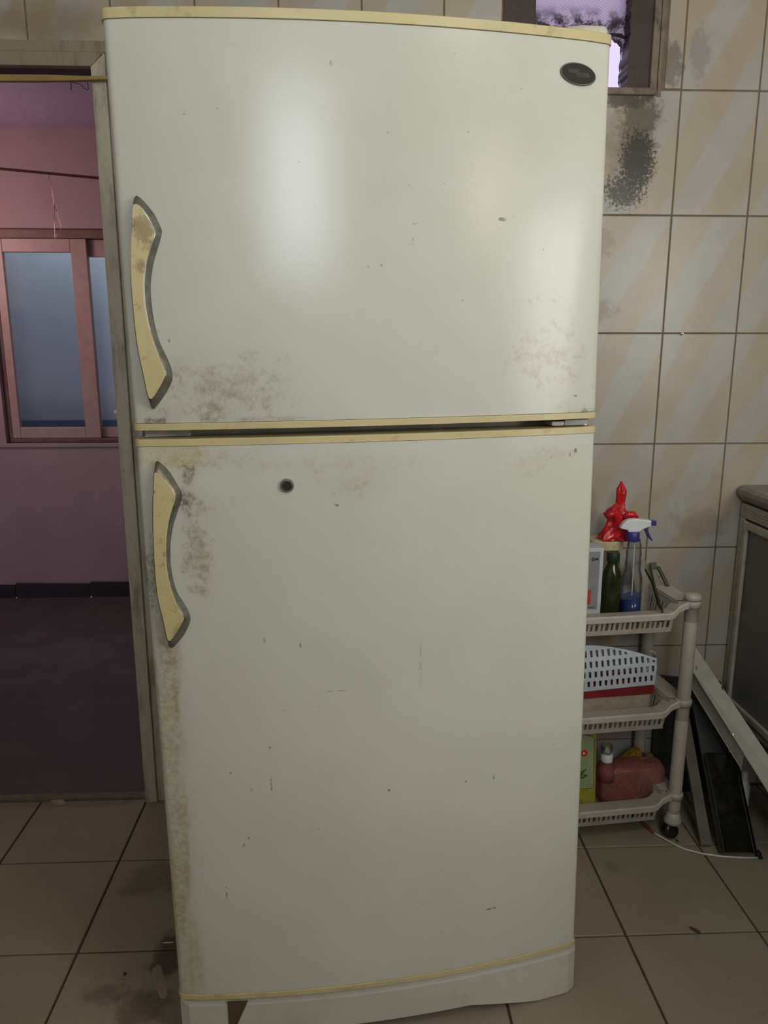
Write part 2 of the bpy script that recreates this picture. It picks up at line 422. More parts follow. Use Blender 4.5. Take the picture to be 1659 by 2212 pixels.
# back wall with doorway and window openings
DX0, DX1, DZ = -.72, .150, 1.967
WX0, WX1, WZ = 1.145, 1.535, 1.944
wb = MB()
for a, b, c, d in [(XL, DX0 - .06, 0, ZC), (DX0 - .06, DX1 + .06, DZ + .055, ZC), (DX1 + .06, WX0, 0, ZC), (WX0, WX1, 0, WZ), (WX1, XR, 0, ZC), (WX0, WX1, 2.46, ZC)]:
    wb.box(a, b, .0018, .158, c, d)
wall_back = st(wb.build('wall_back', M_GROUT), 'tiled kitchen wall behind the refrigerator with diagonal beige print', 'wall')
TW, TH = .2, .2967
holes = [(DX0 - .062, DX1 + .062, -1, DZ + .059), (WX0 - .002, WX1 + .02, WZ - .003, 2.46)]
def cut(rects, h):
    out = []
    for a, b, c, d in rects:
        hx0, hx1, hz0, hz1 = h
        if b <= hx0 or a >= hx1 or d <= hz0 or c >= hz1: out.append((a, b, c, d)); continue
        if d > hz1: out.append((a, b, hz1, d))
        if c < hz0: out.append((a, b, c, hz0))
        m0, m1 = max(c, hz0), min(d, hz1)
        if a < hx0: out.append((a, hx0, m0, m1))
        if b > hx1: out.append((hx1, b, m0, m1))
    return out
_wt = {}
for i in range(-6, 13):
    for j in range(-3, 7):
        x0, x1 = TW * i, TW * (i + 1); z1 = 1.94 - TH * j; z0 = z1 - TH
        ox, oz = (x0 + x1) / 2, (z0 + z1) / 2
        rs = [(max(x0, XL), min(x1, XR), max(z0, 0.002), min(z1, ZC))]
        if rs[0][1] - rs[0][0] < .01 or rs[0][3] - rs[0][2] < .01: continue
        for h in holes: rs = cut(rs, h)
        rs = [r for r in rs if r[1] - r[0] > .008 and r[3] - r[2] > .008]
        for a, b, c, d in rs:
            key = tuple(round(q, 4) for q in (a - ox, b - ox, c - oz, d - oz))
            if key not in _wt:
                t = MB().box(a - ox + .0021, b - ox - .0021, 0, .004, c - oz + .0021, d - oz - .0021)
                o = t.build('tile', M_TILE, wall_back, bevel=.0008, seg=1); _wt[key] = o.data
            else:
                o = bpy.data.objects.new('tile', _wt[key]); COL.objects.link(o); o.parent = wall_back
                bv = o.modifiers.new('bevel', 'BEVEL'); bv.width = .0008; bv.segments = 1
            o.location = (ox, random.uniform(-.0003, .0003), oz)
st(MB().box(XL - .1, XL, YF, .158, 0, ZC).build('wall_left', M_ROOM), 'plain painted kitchen wall at the left side', 'wall')
st(MB().box(XR, XR + .1, YF, .158, 0, ZC).build('wall_right', M_ROOM), 'plain painted kitchen wall at the right side', 'wall')
st(MB().box(XL - .1, XR + .1, YF - .1, YF, 0, ZC).build('wall_front', M_ROOM), 'kitchen wall behind the viewer holding the daylight window', 'wall')
st(MB().box(XL - .1, XR + .1, YF - .1, .158, ZC, ZC + .08).build('ceiling', M_CEIL), 'kitchen ceiling', 'ceiling')
# window in the wall behind the viewer: frame and pane just behind the light it lets in
w3 = struct('window_3', 'daylight window in the wall behind the viewer', 'window', (.86, YF, 2.16))
fr = MB()
for a, b, c, d in [(.50, .54, 1.70, 2.62), (1.18, 1.22, 1.70, 2.62), (.50, 1.22, 1.70, 1.735), (.50, 1.22, 2.585, 2.62)]: fr.box(a, b, YF, YF + .05, c, d)
fr.build('window_frame', M_ALU, w3)
g = G('bright_window_pane'); g.put(g.b.inputs['Emission Color'], (.80, .89, 1.0)); g.b.inputs['Emission Strength'].default_value = 2.5
MB().box(.54, 1.18, YF + .005, YF + .012, 1.735, 2.585).build('pane', g.fin((.2, .2, .22), .3), w3)

cb_ = thing('added_light_blocker', 'unseen dark block added behind the viewer to shade the lower refrigerator', 'light blocker', (.45, -2.65, 0))  # unseen block, added to cast shade on the lower fridge
MB().box(.02, .88, -2.80, -2.50, .05, 1.62).build('blocker_body', M_WINWOOD, cb_, bevel=.004)
for a_ in (.03, .454): MB().box(a_, a_ + .416, -2.498, -2.48, .07, 1.60).build('blocker_door', M_WINWOOD, cb_, bevel=.003)
MB().box(.04, .86, -2.78, -2.52, 0, .05).build('plinth', M_WINWOOD, cb_)

cl = thing('ceiling_lamp', 'small round lamp on the kitchen ceiling outside the view', 'lamp', (1.55, -1.85, 2.75))
MB().lathe(1.55, -1.85, [(.05, 2.70), (.09, 2.735), (.09, 2.75)], 20).build('lamp_base', M_WHITE, cl)
g = G('lit_ceiling_globe'); g.put(g.b.inputs['Emission Color'], (1, .93, .8)); g.b.inputs['Emission Strength'].default_value = 6
MB().lathe(1.55, -1.85, [(.01, 2.625), (.05, 2.635), (.07, 2.66), (.06, 2.70)], 20).build('globe', g.fin((.8, .8, .7), .3), cl)

w4 = struct('fill_window', 'unseen window added in the right wall to fill the kitchen with side light', 'window', (XR, -2.0, 1.5))  # added unseen window, placed to give low broad side light
fr = MB()
for a, b, c, d in [(-2.42, -2.38, 1.06, 1.94), (-1.62, -1.58, 1.06, 1.94), (-2.42, -1.58, 1.06, 1.10), (-2.42, -1.58, 1.90, 1.94)]: fr.box(XR - .035, XR, a, b, c, d)
fr.build('window_frame', M_ALU, w4)
g = G('fill_window_pane'); g.put(g.b.inputs['Emission Color'], (.95, .97, 1.0)); g.b.inputs['Emission Strength'].default_value = 2.0  # glowing pane of the added window
MB().box(XR - .012, XR - .005, -2.38, -1.62, 1.10, 1.90).build('pane', g.fin((.2, .2, .22), .3), w4)

# lamp on the right wall, out of frame (its small reflection shows on the freezer door)
lamp = thing('wall_lamp', 'small warm bulb on the right wall outside the view', 'lamp', (2.47, -3.02, 2.17))
MB().lathe(2.44, -3.02, [(.03, 2.20), (.035, 2.22), (.02, 2.26)], 12).build('lamp_base', M_WHITE, lamp)
g = G('warm_bulb'); g.put(g.b.inputs['Emission Color'], (1, .86, .62)); g.b.inputs['Emission Strength'].default_value = 14
MB().lathe(2.40, -3.02, [(.003, 2.10), (.03, 2.12), (.042, 2.15), (.03, 2.19), (.02, 2.205)], 14).build('bulb', g.fin((.8, .7, .5), .3), lamp)
pl = bpy.data.lights.new('wall_lamp_light', 'POINT'); pl.energy = 7; pl.color = (1, .92, .78); pl.shadow_soft_size = .05
plo = bpy.data.objects.new('wall_lamp_light', pl); COL.objects.link(plo); plo.location = (2.32, -3.0, 2.12)

# ------------------------------------------------------------------ doorway frame
d1 = struct('door_1', 'grimy cream wooden frame of the doorway beside the refrigerator', 'door frame', (DX1, 0, 0))
# side casing: two flat steps and the lining
MB().prism([(DX1, 0), (DX1 + .034, 0), (DX1 + .034, DZ + .0305), (DX1, DZ - .001)], -.022, 0).build('side_casing', M_FRAME, d1, bevel=.002)
MB().box(DX1 + .0345, DX1 + .062, -.014, .0, 0.0, DZ + .059).build('outer_moulding', M_FRAME, d1, bevel=.003)
MB().box(DX1 + .0, DX1 + .058, .0005, .17, 0.0, DZ).build('lining', M_FRAME, d1, bevel=.002)
MB().box(DX1 - .006, DX1 - .0005, .05, .068, 0.0, DZ - .002).build('rebate_strip', M_WHITE, d1)
MB().hexa([(DX0 - .03, -.022, DZ), (DX1, -.022, DZ), (DX1, 0, DZ), (DX0 - .03, 0, DZ)],
          [(DX0 - .06, -.022, DZ + .031), (DX1 + .033, -.022, DZ + .031), (DX1 + .033, 0, DZ + .031), (DX0 - .06, 0, DZ + .031)]).build('head_casing', M_FRAMET, d1, bevel=.002)
MB().box(DX0 - .06, DX1 + .062, -.014, 0, DZ + .032, DZ + .0585).build('head_moulding', M_FRAMET, d1, bevel=.003)
MB().box(DX0, DX1, .0005, .085, DZ + .001, DZ + .05).build('head_lining', M_WINWOOD, d1)
MB().box(DX0 - .06, DX0, -.022, .17, 0, DZ).build('side_lining', M_FRAME, d1, bevel=.002)
MB().box(DX0, DX1, .002, .030, -.02, .004).build('threshold', plain('worn_threshold', (.20, .165, .12), .7, dirt=((.07, .055, .04), .5)), d1)
stick = MB()
stick.rings([[(x, y, z) for y, z in ((-.040, zc - h), (-.026, zc - h), (-.026, zc + h), (-.040, zc + h))]
             for x, zc, h in ((-.74, 1.936, .0075), (-.1, 1.9335, .0075), (.05, 1.9350, .007), (.135, 1.9355, .005), (.20, 1.9375, .0035))], smooth=False)
tag(stick.build('wooden_stick', M_STICK, bevel=.0015), 'yellowish wooden strip laid across the top of the doorway', 'wooden strip')

lw_ = MB().tube([(.107, -.041, 1.926), (.109, -.043, 1.915), (.106, -.042, 1.908)], .0012, 5)
tag(lw_.build('loose_thread', M_DARK), 'short dark thread dangling from the yellowish wooden strip', 'thread')
lw_ = MB().tube([(.112, -.041, 1.926), (.120, -.044, 1.922), (.130, -.044, 1.921), (.137, -.043, 1.914), (.145, -.042, 1.909), (.148, -.042, 1.913), (.147, -.042, 1.925)], .0010, 5)
tag(lw_.build('dark_wire', M_DARK), 'thin dark wire looping under the wooden strip near the door frame', 'wire')

# ------------------------------------------------------------------ far room
FX0, FX1, FY, FC = -1.75, .62, 1.90, 2.33
st(MB().box(FX0, FX1, .158, FY, -.06, -.002).box(DX0, DX1, .0305, .158, -.003, -.002).build('floor_2', M_FARFLOOR), 'dark floor of the room beyond the doorway', 'floor')
st(MB().box(FX0, FX1, .158, FY + .7, FC, FC + .06).build('ceiling_2', M_LAVCEIL), 'dim lavender ceiling of the room beyond the doorway', 'ceiling')
st(MB().box(FX1, FX1 + .08, .158, FY + .8, 0, FC).build('wall_hall_right', M_PINKWALL), 'right wall of the pink room beyond the doorway', 'wall')
st(MB().box(FX0 - .08, FX0, .158, FY + .8, 0, FC).build('wall_hall_left', M_PINKWALL), 'left wall of the pink room beyond the doorway', 'wall')
OX0, OX1, OZ0, OZ1 = -1.01, .02, .832, 1.880
hw = MB()
for a, b, c, d in [(FX0, OX0, 0, FC), (OX1, FX1, 0, FC), (OX0, OX1, 0, OZ0), (OX0, OX1, OZ1, FC)]: hw.box(a, b, FY, FY + .12, c, d)
st(hw.build('wall_hall_far', M_PINKWALL), 'pink painted wall with a sliding window seen through the doorway', 'wall')
sk = struct('baseboard_far', 'black skirting tiles along the foot of the pink wall', 'skirting', (0, FY, 0))
for k, x in enumerate([-1.75, -1.43, -1.04, -.646, -.255, .135]):
    x1 = [-1.43, -1.04, -.646, -.255, .135, .62][k]; z = .083 + random.uniform(-.004, .008)
    MB().hexa([(x + .004, FY - .012, 0), (x1 - .002, FY - .012, 0), (x1 - .002, FY, 0), (x + .004, FY, 0)],
              [(x + .004, FY - .012, z), (x1 - .002, FY - .012, z - .006), (x1 - .002, FY, z - .006), (x + .004, FY, z)]).build('skirting_tile', M_SKIRT, sk, bevel=.001, seg=1)
# sliding window
w2 = struct('window_2', 'pink framed sliding window in the far wall', 'window', ((OX0 + OX1) / 2, FY, OZ0))
f = MB(); fy0, fy1 = FY + .03, FY + .10
f.box(OX0, OX1, fy0, fy1, 1.838, OZ1); f.box(OX0, OX1, fy0, fy1, OZ0, .852); f.box(OX0, OX0 + .022, fy0, fy1, .852, 1.838); f.box(OX1 - .022, OX1, fy0, fy1, .852, 1.838)
f.build('window_frame', plain('brown_window_track', (.16, .085, .075), .5), w2, bevel=.002)
def sash(x0, x1, y0, y1, gx0, gx1, gz0, gz1):
    s_ = MB(); zt, zb = 1.836, .853
    s_.box(x0, gx0, y0, y1, zb, zt); s_.box(gx1, x1, y0, y1, zb, zt); s_.box(gx0, gx1, y0, y1, gz1, zt); s_.box(gx0, gx1, y0, y1, zb, gz0)
    o = s_.build('sash', M_PINKFR, w2, bevel=.003)
    MB().box(gx0, gx1, (y0 + y1) / 2 - .002, (y0 + y1) / 2 + .002, gz0, gz1).build('pane', clear('window_glass_clear', (.95, .97, .98), .03, .02), o)
    return o
sash(OX0 + .022, -.538, fy0 + .002, fy0 + .028, -.947, -.616, .909, 1.772)
s2 = sash(-.60, OX1 - .022, fy0 + .036, fy0 + .062, -.545, -.06, .905, 1.755)
MB().lathe(-.462, 0, [(.009, 0), (.011, .004), (.006, .008)], 10).xf(Matrix.Translation((0, fy0 + .034, .985)) @ Matrix.Rotation(math.radians(90), 4, 'X')).build('latch_screw', M_WHITE, s2)
st(MB().box(FX0, FX1, FY - .012, FY + .03, OZ0 - .022, OZ0).build('trim_1', M_PINKWALL, bevel=.004), 'pink plaster sill under the sliding window', 'sill')
st(MB().box(FX0, FX1, 2.62, 2.70, 0, FC).build('wall_shaft', M_SHAFT), 'blue grey rendered wall beyond the sliding window', 'wall')
st(MB().box(FX0 + .01, FX1 - .01, 2.56, 2.62, .60, .885).build('trim_2', M_NAVY), 'dark navy band along the wall beyond the sliding window', 'trim')
# clothes line
def helix(p0, p1, sag, r, turns, ph, n):
    out = []
    p0, p1 = Vector(p0), Vector(p1)
    for i in range(n + 1):
        t = i / n; c = p0.lerp(p1, t); c.z -= sag * 4 * t * (1 - t); a = ph + turns * 2 * math.pi * t
        out.append(c + Vector((0, math.cos(a) * r, math.sin(a) * r)))
    return out
rope = thing('clothes_line', 'brown twisted rope strung across the pink room beyond the doorway', 'rope', (FX0, 1.2, 2.05))
RP0, RP1 = (FX0, 1.2, 2.092), (FX1, 1.2, 1.897)
for ph in (0, math.pi):
    MB().tube(helix(RP0, RP1, .0, .0028, 150, ph, 1500), .0032, 5).build('strand', M_ROPE, rope)
wz = 1.977
wire = MB()
wire.tube([(-.417, 1.2, wz + .004), (-.417, 1.193, wz - .01), (-.411, 1.2, wz - .06), (-.408, 1.2, 1.875), (-.408, 1.2, 1.86)], .0012, 5)
wire.tube([(-.408, 1.2, 1.862), (-.414, 1.2, 1.80), (-.416, 1.2, 1.738), (-.405, 1.2, 1.76), (-.389, 1.2, 1.775), (-.389, 1.2, 1.79), (-.398, 1.2, 1.83), (-.408, 1.2, 1.862)], .0009, 5)
tag(wire.build('hanging_wire', M_WIRE), 'thin bent wire hanging from the rope in front of the pink wall', 'wire')

# ------------------------------------------------------------------ kitchen window (upper right)
w1 = struct('window_1', 'small high window with dark brown frame above the refrigerator', 'window', (WX0, 0, WZ))
MB().box(WX0, 1.226, .004, .07, WZ, 2.46).build('frame_stile', M_WINWOOD, w1, bevel=.002)
jag = [(1.462, WZ)] + [(1.462 + random.uniform(-.0022, .0022), WZ + .008 * k) for k in range(1, 64)] + [(1.462, 2.46)]
MB().prism([(1.518, WZ), (1.518, 2.46)] + jag[::-1], .004, .07).build('frame_stile', M_WINWOOD, w1)
MB().box(1.226, 1.462, .004, .07, 2.42, 2.46).build('frame_rail', M_WINWOOD, w1)
MB().box(1.518, 1.5355, -.004, .05, WZ - .01, 2.46).build('reveal_strip', M_PLASTER, w1, bevel=.003)
gk = [(1.5365 + random.uniform(-.0, .002), WZ - .02 + .025 * k) for k in range(21)] + [(1.5365 + .012 + random.uniform(-.005, .006), WZ - .02 + .025 * k) for k in range(20, -1, -1)]
MB().prism(gk, -.0025, .01).build('cracked_grout', M_PLASTER, w1)
MB().box(WX0, 1.536, -.008, .08, WZ - .018, WZ - .001).build('window_sill', M_PLASTER, w1, bevel=.004)
# torn mesh sheet in the upper part
g = G('lavender_mesh_sheet'); p = g.pos()
wv = g.new('ShaderNodeTexWave'); g.put(wv.inputs[0], g.scale(p, (1, 1, -1.6))); wv.inputs['Scale'].default_value = 60; wv.bands_direction = 'DIAGONAL'
z_ = g.sep(p)[2]
gr = g.math('MULTIPLY', g.step(g.noise(p, 38, 7, .75), .44, .56), g.step(z_, 2.15, 2.10))
colr = g.mix(gr, g.mix(wv.outputs[0], (.74, .68, .78), (.92, .87, .95)), (.16, .13, .16))
g.n.remove(g.b); tl = g.new('ShaderNodeBsdfTranslucent'); g.put(tl.inputs[0], colr); df = g.new('ShaderNodeBsdfDiffuse'); g.put(df.inputs[0], colr)
ms = g.new('ShaderNodeMixShader'); ms.inputs[0].default_value = .25; g.l.new(tl.outputs[0], ms.inputs[1]); g.l.new(df.outputs[0], ms.inputs[2]); g.l.new(ms.outputs[0], g.out.inputs[0])
pts = [(1.227, 2.42)] + [(1.227 + .235 * k / 40, 2.098 - .0006 * k - (.03 * max(0, (k - 33) / 7)) + random.uniform(-.003, .003)) for k in range(41)] + [(1.462, 2.42)]
MB().prism(pts, .045, .048).build('torn_sheet', g.m, w1)
MB().tube([(1.227 + .235 * k / 24, .043, 2.098 - .001 * k + random.uniform(-.004, .004)) for k in range(25)], [random.uniform(.001, .005) for k in range(25)], 6).build('grime_edge', plain('window_grime', (.05, .04, .05), .9, var=.5, scale=90), w1)
MB().box(1.226, 1.462, .055, .059, WZ, 2.42).build('pane', clear('sooty_glass', (.93, .92, .96), .02, .02), w1)

plug = thing('wall_plug', 'small chipped white wall plug in a tile right of the freezer door', 'wall plug', (1.651, 0, 1.345))
MB().lathe(0, 0, [(.004, 0), (.0038, .006)], 10).xf(Matrix.Translation((1.651, -.0005, 1.345)) @ Matrix.Rotation(math.radians(90), 4, 'X')).build('plug_collar', M_WHITE, plug)
MB().lathe(0, 0, [(.0022, 0), (.002, .0075)], 8).xf(Matrix.Translation((1.650, -.0005, 1.344)) @ Matrix.Rotation(math.radians(90), 4, 'X')).build('screw_hole', M_INK, plug)

# ------------------------------------------------------------------ refrigerator
FR = thing('refrigerator', 'tall white two-door refrigerator with yellowed trims, stained and scratched', 'refrigerator',
           (.4341, -.8281, .1177), None)
FR.rotation_euler = (Matrix.Rotation(.1138, 3, 'Z') @ Matrix.Rotation(-.0176, 3, 'X') @ Matrix.Rotation(-.012, 3, 'Y')).to_euler()
def front(u): t = u / FW; return -BULGE * (1 - (2 * t - 1) ** 2)
def section(grow=0.0, r=.012, depth=.058, x0=0.0, x1=FW, off=0.0):
    pts = []
    a, b = x0 - grow, x1 + grow
    n = 28
    for k in range(5):      # left front corner
        t = k / 4 * math.pi / 2; pts.append((a + r - r * math.cos(t), front(max(0, a)) + off - grow + r - r * math.sin(t)))
    for k in range(1, n): u = a + r + (b - a - 2 * r) * k / n; pts.append((u, front(min(max(u, 0), FW)) + off - grow))
    for k in range(5):
        t = (1 - k / 4) * math.pi / 2; pts.append((b - r + r * math.cos(t), front(min(FW, b)) + off - grow + r - r * math.sin(t)))
    pts += [(b, depth), (a, depth)]
    return pts
def dpart(name, z0, z1, m, parent, grow=0.0, r=.012, depth=.058, bevel=0, **k):
    return MB().slab(section(grow, r, depth, **k), z0, z1, True).build(name, m, parent, bevel=bevel, local=True)
# cabinet
cab = MB().box(.006, FW - .006, .066, .60, -.070, 1.655).build('cabinet', M_CABINET, FR, bevel=.006, local=True)
for z0, z1 in ((.012, 1.030), (1.076, 1.652)):
    MB().box(.02, FW - .02, .056, .068, z0, z1).build('door_gasket', M_GASKET, cab, local=True)
MB().box(.012, .085, .030, .066, 1.047, 1.0595).build('divider_end', M_CABINET, cab, local=True)
# freezer door
fd = dpart('freezer_door', 1.0715, 1.6565, M_FRIDGE, FR)
dpart('top_trim', 1.657, 1.6715, M_CREAM, fd, .0022, .014, bevel=.002)
dpart('bottom_trim', 1.0600, 1.0710, M_CREAM, fd, .0018, .014, bevel=.002)
# fridge door
ld = dpart('fridge_door', .0005, 1.0340, M_FRIDGE, FR)
dpart('top_trim', 1.0345, 1.0460, M_CREAM, ld, .0018, .014, bevel=.002)
dpart('bottom_trim', -.0100, .0000, M_CREAM, ld, .0018, .014, bevel=.002)
H1 = [(0.0317, 1.4144), (0.0399, 1.4086), (0.0486, 1.3986), (0.0571, 1.3862), (0.0672, 1.3649), (0.0659, 1.3586), (0.0611, 1.3453), (0.0527, 1.3252), (0.046, 1.3015), (0.0425, 1.2776), (0.0425, 1.2534), (0.045, 1.2256), (0.0506, 1.1991), (0.0581, 1.1796), (0.0643, 1.1652), (0.0687, 1.1437), (0.0557, 1.1204), (0.0359, 1.0961), (0.0304, 1.0962), (0.0281, 1.109), (0.0216, 1.1479), (0.0156, 1.1979), (0.0139, 1.2659), (0.0153, 1.3172), (0.0217, 1.3758), (0.0264, 1.4022), (0.0283, 1.4112)]
I1 = [(0.0278, 1.3986), (0.0387, 1.396), (0.0494, 1.3787), (0.0573, 1.3579), (0.0511, 1.3439), (0.0414, 1.3173), (0.0362, 1.2903), (0.035, 1.2563), (0.0392, 1.2182), (0.0489, 1.1813), (0.0583, 1.1511), (0.0569, 1.144), (0.0446, 1.1227), (0.03, 1.1098), (0.0236, 1.1481), (0.0176, 1.1976), (0.0159, 1.2651), (0.0173, 1.3159), (0.0235, 1.3741)]
H2 = [(0.0307, 1.0099), (0.0332, 1.0119), (0.0489, 0.997), (0.0591, 0.9792), (0.0706, 0.9583), (0.0673, 0.9435), (0.0581, 0.9217), (0.0497, 0.8977), (0.0441, 0.8674), (0.0428, 0.8367), (0.0455, 0.8077), (0.0518, 0.7847), (0.0634, 0.7645), (0.0709, 0.7432), (0.0615, 0.7211), (0.0463, 0.7022), (0.0355, 0.6916), (0.0301, 0.6943), (0.0294, 0.7046), (0.0233, 0.7452), (0.0172, 0.7853), (0.0165, 0.8474), (0.0196, 0.9183), (0.0243, 0.9699), (0.0281, 0.9973)]
I2 = [(0.0295, 0.9948), (0.0384, 0.9918), (0.0489, 0.979), (0.0606, 0.9553), (0.0545, 0.9357), (0.0458, 0.908), (0.0404, 0.872), (0.0395, 0.8313), (0.0441, 0.7984), (0.0536, 0.7649), (0.0605, 0.7501), (0.0579, 0.7418), (0.0468, 0.723), (0.0313, 0.7088), (0.0252, 0.7487), (0.0192, 0.7884), (0.0185, 0.85), (0.0215, 0.9203), (0.0261, 0.9715)]
def smooth_loop(P, n=3):     # Catmull-Rom
    out = []; m = len(P)
    for i in range(m):
        p0, p1, p2, p3 = (P[(i + k - 1) % m] for k in range(4))
        for s_ in range(n):
            t = s_ / n
            out.append(tuple(.5 * (2 * p1[k] + (p2[k] - p0[k]) * t + (2 * p0[k] - 5 * p1[k] + 4 * p2[k] - p3[k]) * t * t + (3 * p1[k] - p0[k] - 3 * p2[k] + p3[k]) * t ** 3) for k in range(2)))
    return out
def inset(P, d):
    out = []; m = len(P)
    A = sum(P[i][0] * P[(i + 1) % m][1] - P[(i + 1) % m][0] * P[i][1] for i in range(m))
    sg = 1 if A > 0 else -1
    for i in range(m):
        a, b = Vector(P[i - 1]), Vector(P[(i + 1) % m]); t = (b - a)
        if t.length < 1e-6: out.append(P[i]); continue
        t.normalize(); nrm = Vector((-t.y, t.x)) * sg
        out.append((P[i][0] + nrm.x * d, P[i][1] + nrm.y * d))
    return out
def loft(name, P, ys, ds, m, parent):
    rs = []
    for y, d in zip(ys, ds):
        Q = inset(P, d) if abs(d) > 1e-9 else P
        rs.append([(x, y, z) for x, z in Q])
    return MB().rings(rs).build(name, m, parent, local=True)
def resample(P, n):
    m = len(P); L = [0]
    for i in range(m): L.append(L[-1] + (Vector(P[(i + 1) % m]) - Vector(P[i])).length)
    out = []; j = 0
    for k in range(n):
        d = L[-1] * k / n
        while L[j + 1] < d: j += 1
        t = (d - L[j]) / max(1e-9, L[j + 1] - L[j]); a, b = Vector(P[j]), Vector(P[(j + 1) % m]); out.append(tuple(a.lerp(b, t)))
    return out
for H, I, par in ((H1, I1, fd), (H2, I2, ld)):
    Hs, Is = smooth_loop(H), resample(smooth_loop(I), 108)
    Hr = []
    for p_ in Is:      # closest point of the outer outline, pushed to the outline side
        q_ = min(Hs, key=lambda h_: (h_[0] - p_[0]) ** 2 + ((h_[1] - p_[1]) * .8) ** 2); Hr.append(q_)
    # add the two tips by arclength alignment
    Hr = resample(Hs, 108)
    mixp = lambda t, o_=0: [(a[0] + (b[0] - a[0]) * t, a[1] + (b[1] - a[1]) * t) for a, b in zip(Hr, Is)]
    h = MB().rings([[(x, y, z) for x, z in Q] for y, Q in ((-.0005, Hr), (-.0085, Hr), (-.0165, mixp(.62)), (-.0215, mixp(.97)), (-.0216, mixp(1.0)))]).build('handle', M_CHROME, par, local=True)
    loft('handle_inlay', Is, (-.016, -.0228, -.0240, -.0244), (.0004, .0005, .0011, .0018), M_INLAY, h)
    loft('chrome_line', Is, (-.015, -.0225, -.0228), (-.0004, -.0004, -.0001), M_CHROME_B, h)
# lock
def disc(u, z, r, y0, y1, n=28):
    return [[(u + r_ * math.cos(2 * math.pi * k / n), y, z + r_ * math.sin(2 * math.pi * k / n)) for k in range(n)] for r_, y in ((r, y0), (r, y1), (r * .9, y1 - .0008))]
yl = front(.239)
lk = MB().rings(disc(.2391, .9665, .0112, yl + .002, yl - .004)).build('lock', M_CHROME, ld, local=True)
MB().rings(disc(.2391, .9665, .0082, yl - .004, yl - .0062)).build('lock_core', plain('dark_steel', (.10, .10, .095), .25, .9), lk, local=True)
MB().box(.2382, .2400, yl - .0078, yl - .0065, .9645, .9690).build('keyhole', M_INK, lk, local=True)
# badge on the freezer door
yb = front(.7250)
def ell(cx, cz, a, b, rot, n=40):
    return [(cx + a * math.cos(t) * math.cos(rot) - b * math.sin(t) * math.sin(rot), cz + a * math.cos(t) * math.sin(rot) + b * math.sin(t) * math.cos(rot)) for t in [2 * math.pi * k / n for k in range(n)]]
E0 = ell(.7254, 1.6072, .0317, .0163, -.11)
slope = lambda x: front(x) - yb
def onface(Q, y): return [(x, y + slope(x), z) for x, z in Q]
bd = MB().rings([onface(E0, yb + .001), onface(E0, yb - .002), onface(inset(E0, .0012), yb - .0032)]).build('badge', M_CHROME, fd, local=True)
MB().rings([onface(inset(E0, .0014), yb - .003), onface(inset(E0, .002), yb - .0038)]).build('badge_face', M_DARK, bd, local=True)
M_FAINT = plain('faint_badge_print', (.040, .026, .022), .4)
M_FAINT2 = plain('faint_badge_letters', (.075, .052, .045), .4)
def pill(cx, cz, a, b, n=6):
    Q = []
    for sx, t0 in ((1, -90), (-1, 90)):
        for k in range(n + 1):
            t = math.radians(t0 + 180 * k / n); Q.append((cx + sx * (a - b) + b * math.cos(t), cz + b * math.sin(t)))
    return Q
lt = MB()
for cx, cz, a in ((.7165, 1.6098, .0100), (.7330, 1.6052, .0125)):
    lt.rings([onface(pill(cx, cz, a, .0034), yb - .0034), onface(pill(cx, cz, a, .0034), yb - .0041)])
lt.build('badge_emblem', M_FAINT, bd, local=True)
for txt, cx, cz, sz in (('SUPER', .7165, 1.6098, .0052), ('GENERAL', .7330, 1.6052, .0052)):
    cu = bpy.data.curves.new('badge_lettering', 'FONT'); cu.body = txt; cu.size = sz; cu.align_x = 'CENTER'; cu.align_y = 'CENTER'; cu.extrude = .0001
    tmp = bpy.data.objects.new('tmp', cu); me = bpy.data.meshes.new_from_object(tmp); bpy.data.objects.remove(tmp); me.materials.clear(); me.materials.append(M_FAINT2)
    to = bpy.data.objects.new('badge_lettering', me); COL.objects.link(to); to.parent = bd
    ang = math.atan(BULGE * 4 * (2 * cx / FW - 1) / FW)
    to.location = (cx, yb + slope(cx) - .0043, cz); to.rotation_euler = (math.radians(90), 0, ang)
# centre hinge in the gap, hinge cover on top
hg = MB().box(.728, .772, .006, .05, 1.0475, 1.0585).build('centre_hinge', M_GREYM, FR, bevel=.001, local=True)
MB().box(.704, .7275, .004, .05, 1.0480, 1.0560).build('hinge_sleeve', M_CART, hg, bevel=.002, local=True)
MB().lathe(.768, .012, [(.0065, 1.0462), (.0065, 1.0505), (.0045, 1.051), (.0045, 1.0597)], 14).build('hinge_pin', M_CHROME_B, hg, local=True)
MB().slab([(.70, .03), (.715, .012), (.74, .004), (.775, .004), (.783, .012), (.783, .10), (.70, .10)], 1.6555, 1.686).build('hinge_cover', plain('cream_cover', (.55, .52, .42), .4), FR, bevel=.005, local=True)
# toe plate with two feet
NT = 48; top = []; bot = []
def toe_bottom(u):
    if u < .085: return -.123
    if u < .16: return -.123 + (.027) * ((u - .085) / .075)
    if u < .56: return -.096 + 0 * u
    if u < .70: return -.096 - .027 * ((u - .56) / .14)
    return -.1235 if u < .785 else -.1215
rings_ = []
for off, dz in ((.012, 0), (.024, 0)):
    pass
tp = MB(); us = [-.001 + (FW + .006) * k / NT for k in range(NT + 1)]
fr_ = [(u, front(min(max(u, 0), FW)) + .010 + (.004 if k in (0, NT) else 0)) for k, u in enumerate(us)]
vs = []; fs = []
for k, (u, y) in enumerate(fr_):
    vs += [(u, y, -.0215), (u, y - .004 if 0 < k < NT else y, -.032), (u, y - .004 if 0 < k < NT else y, toe_bottom(u)), (u, y + .012, toe_bottom(u)), (u, y + .012, -.0215)]
for k in range(NT):
    for i in range(5): fs.append((k * 5 + i, (k + 1) * 5 + i, (k + 1) * 5 + (i + 1) % 5, k * 5 + (i + 1) % 5))
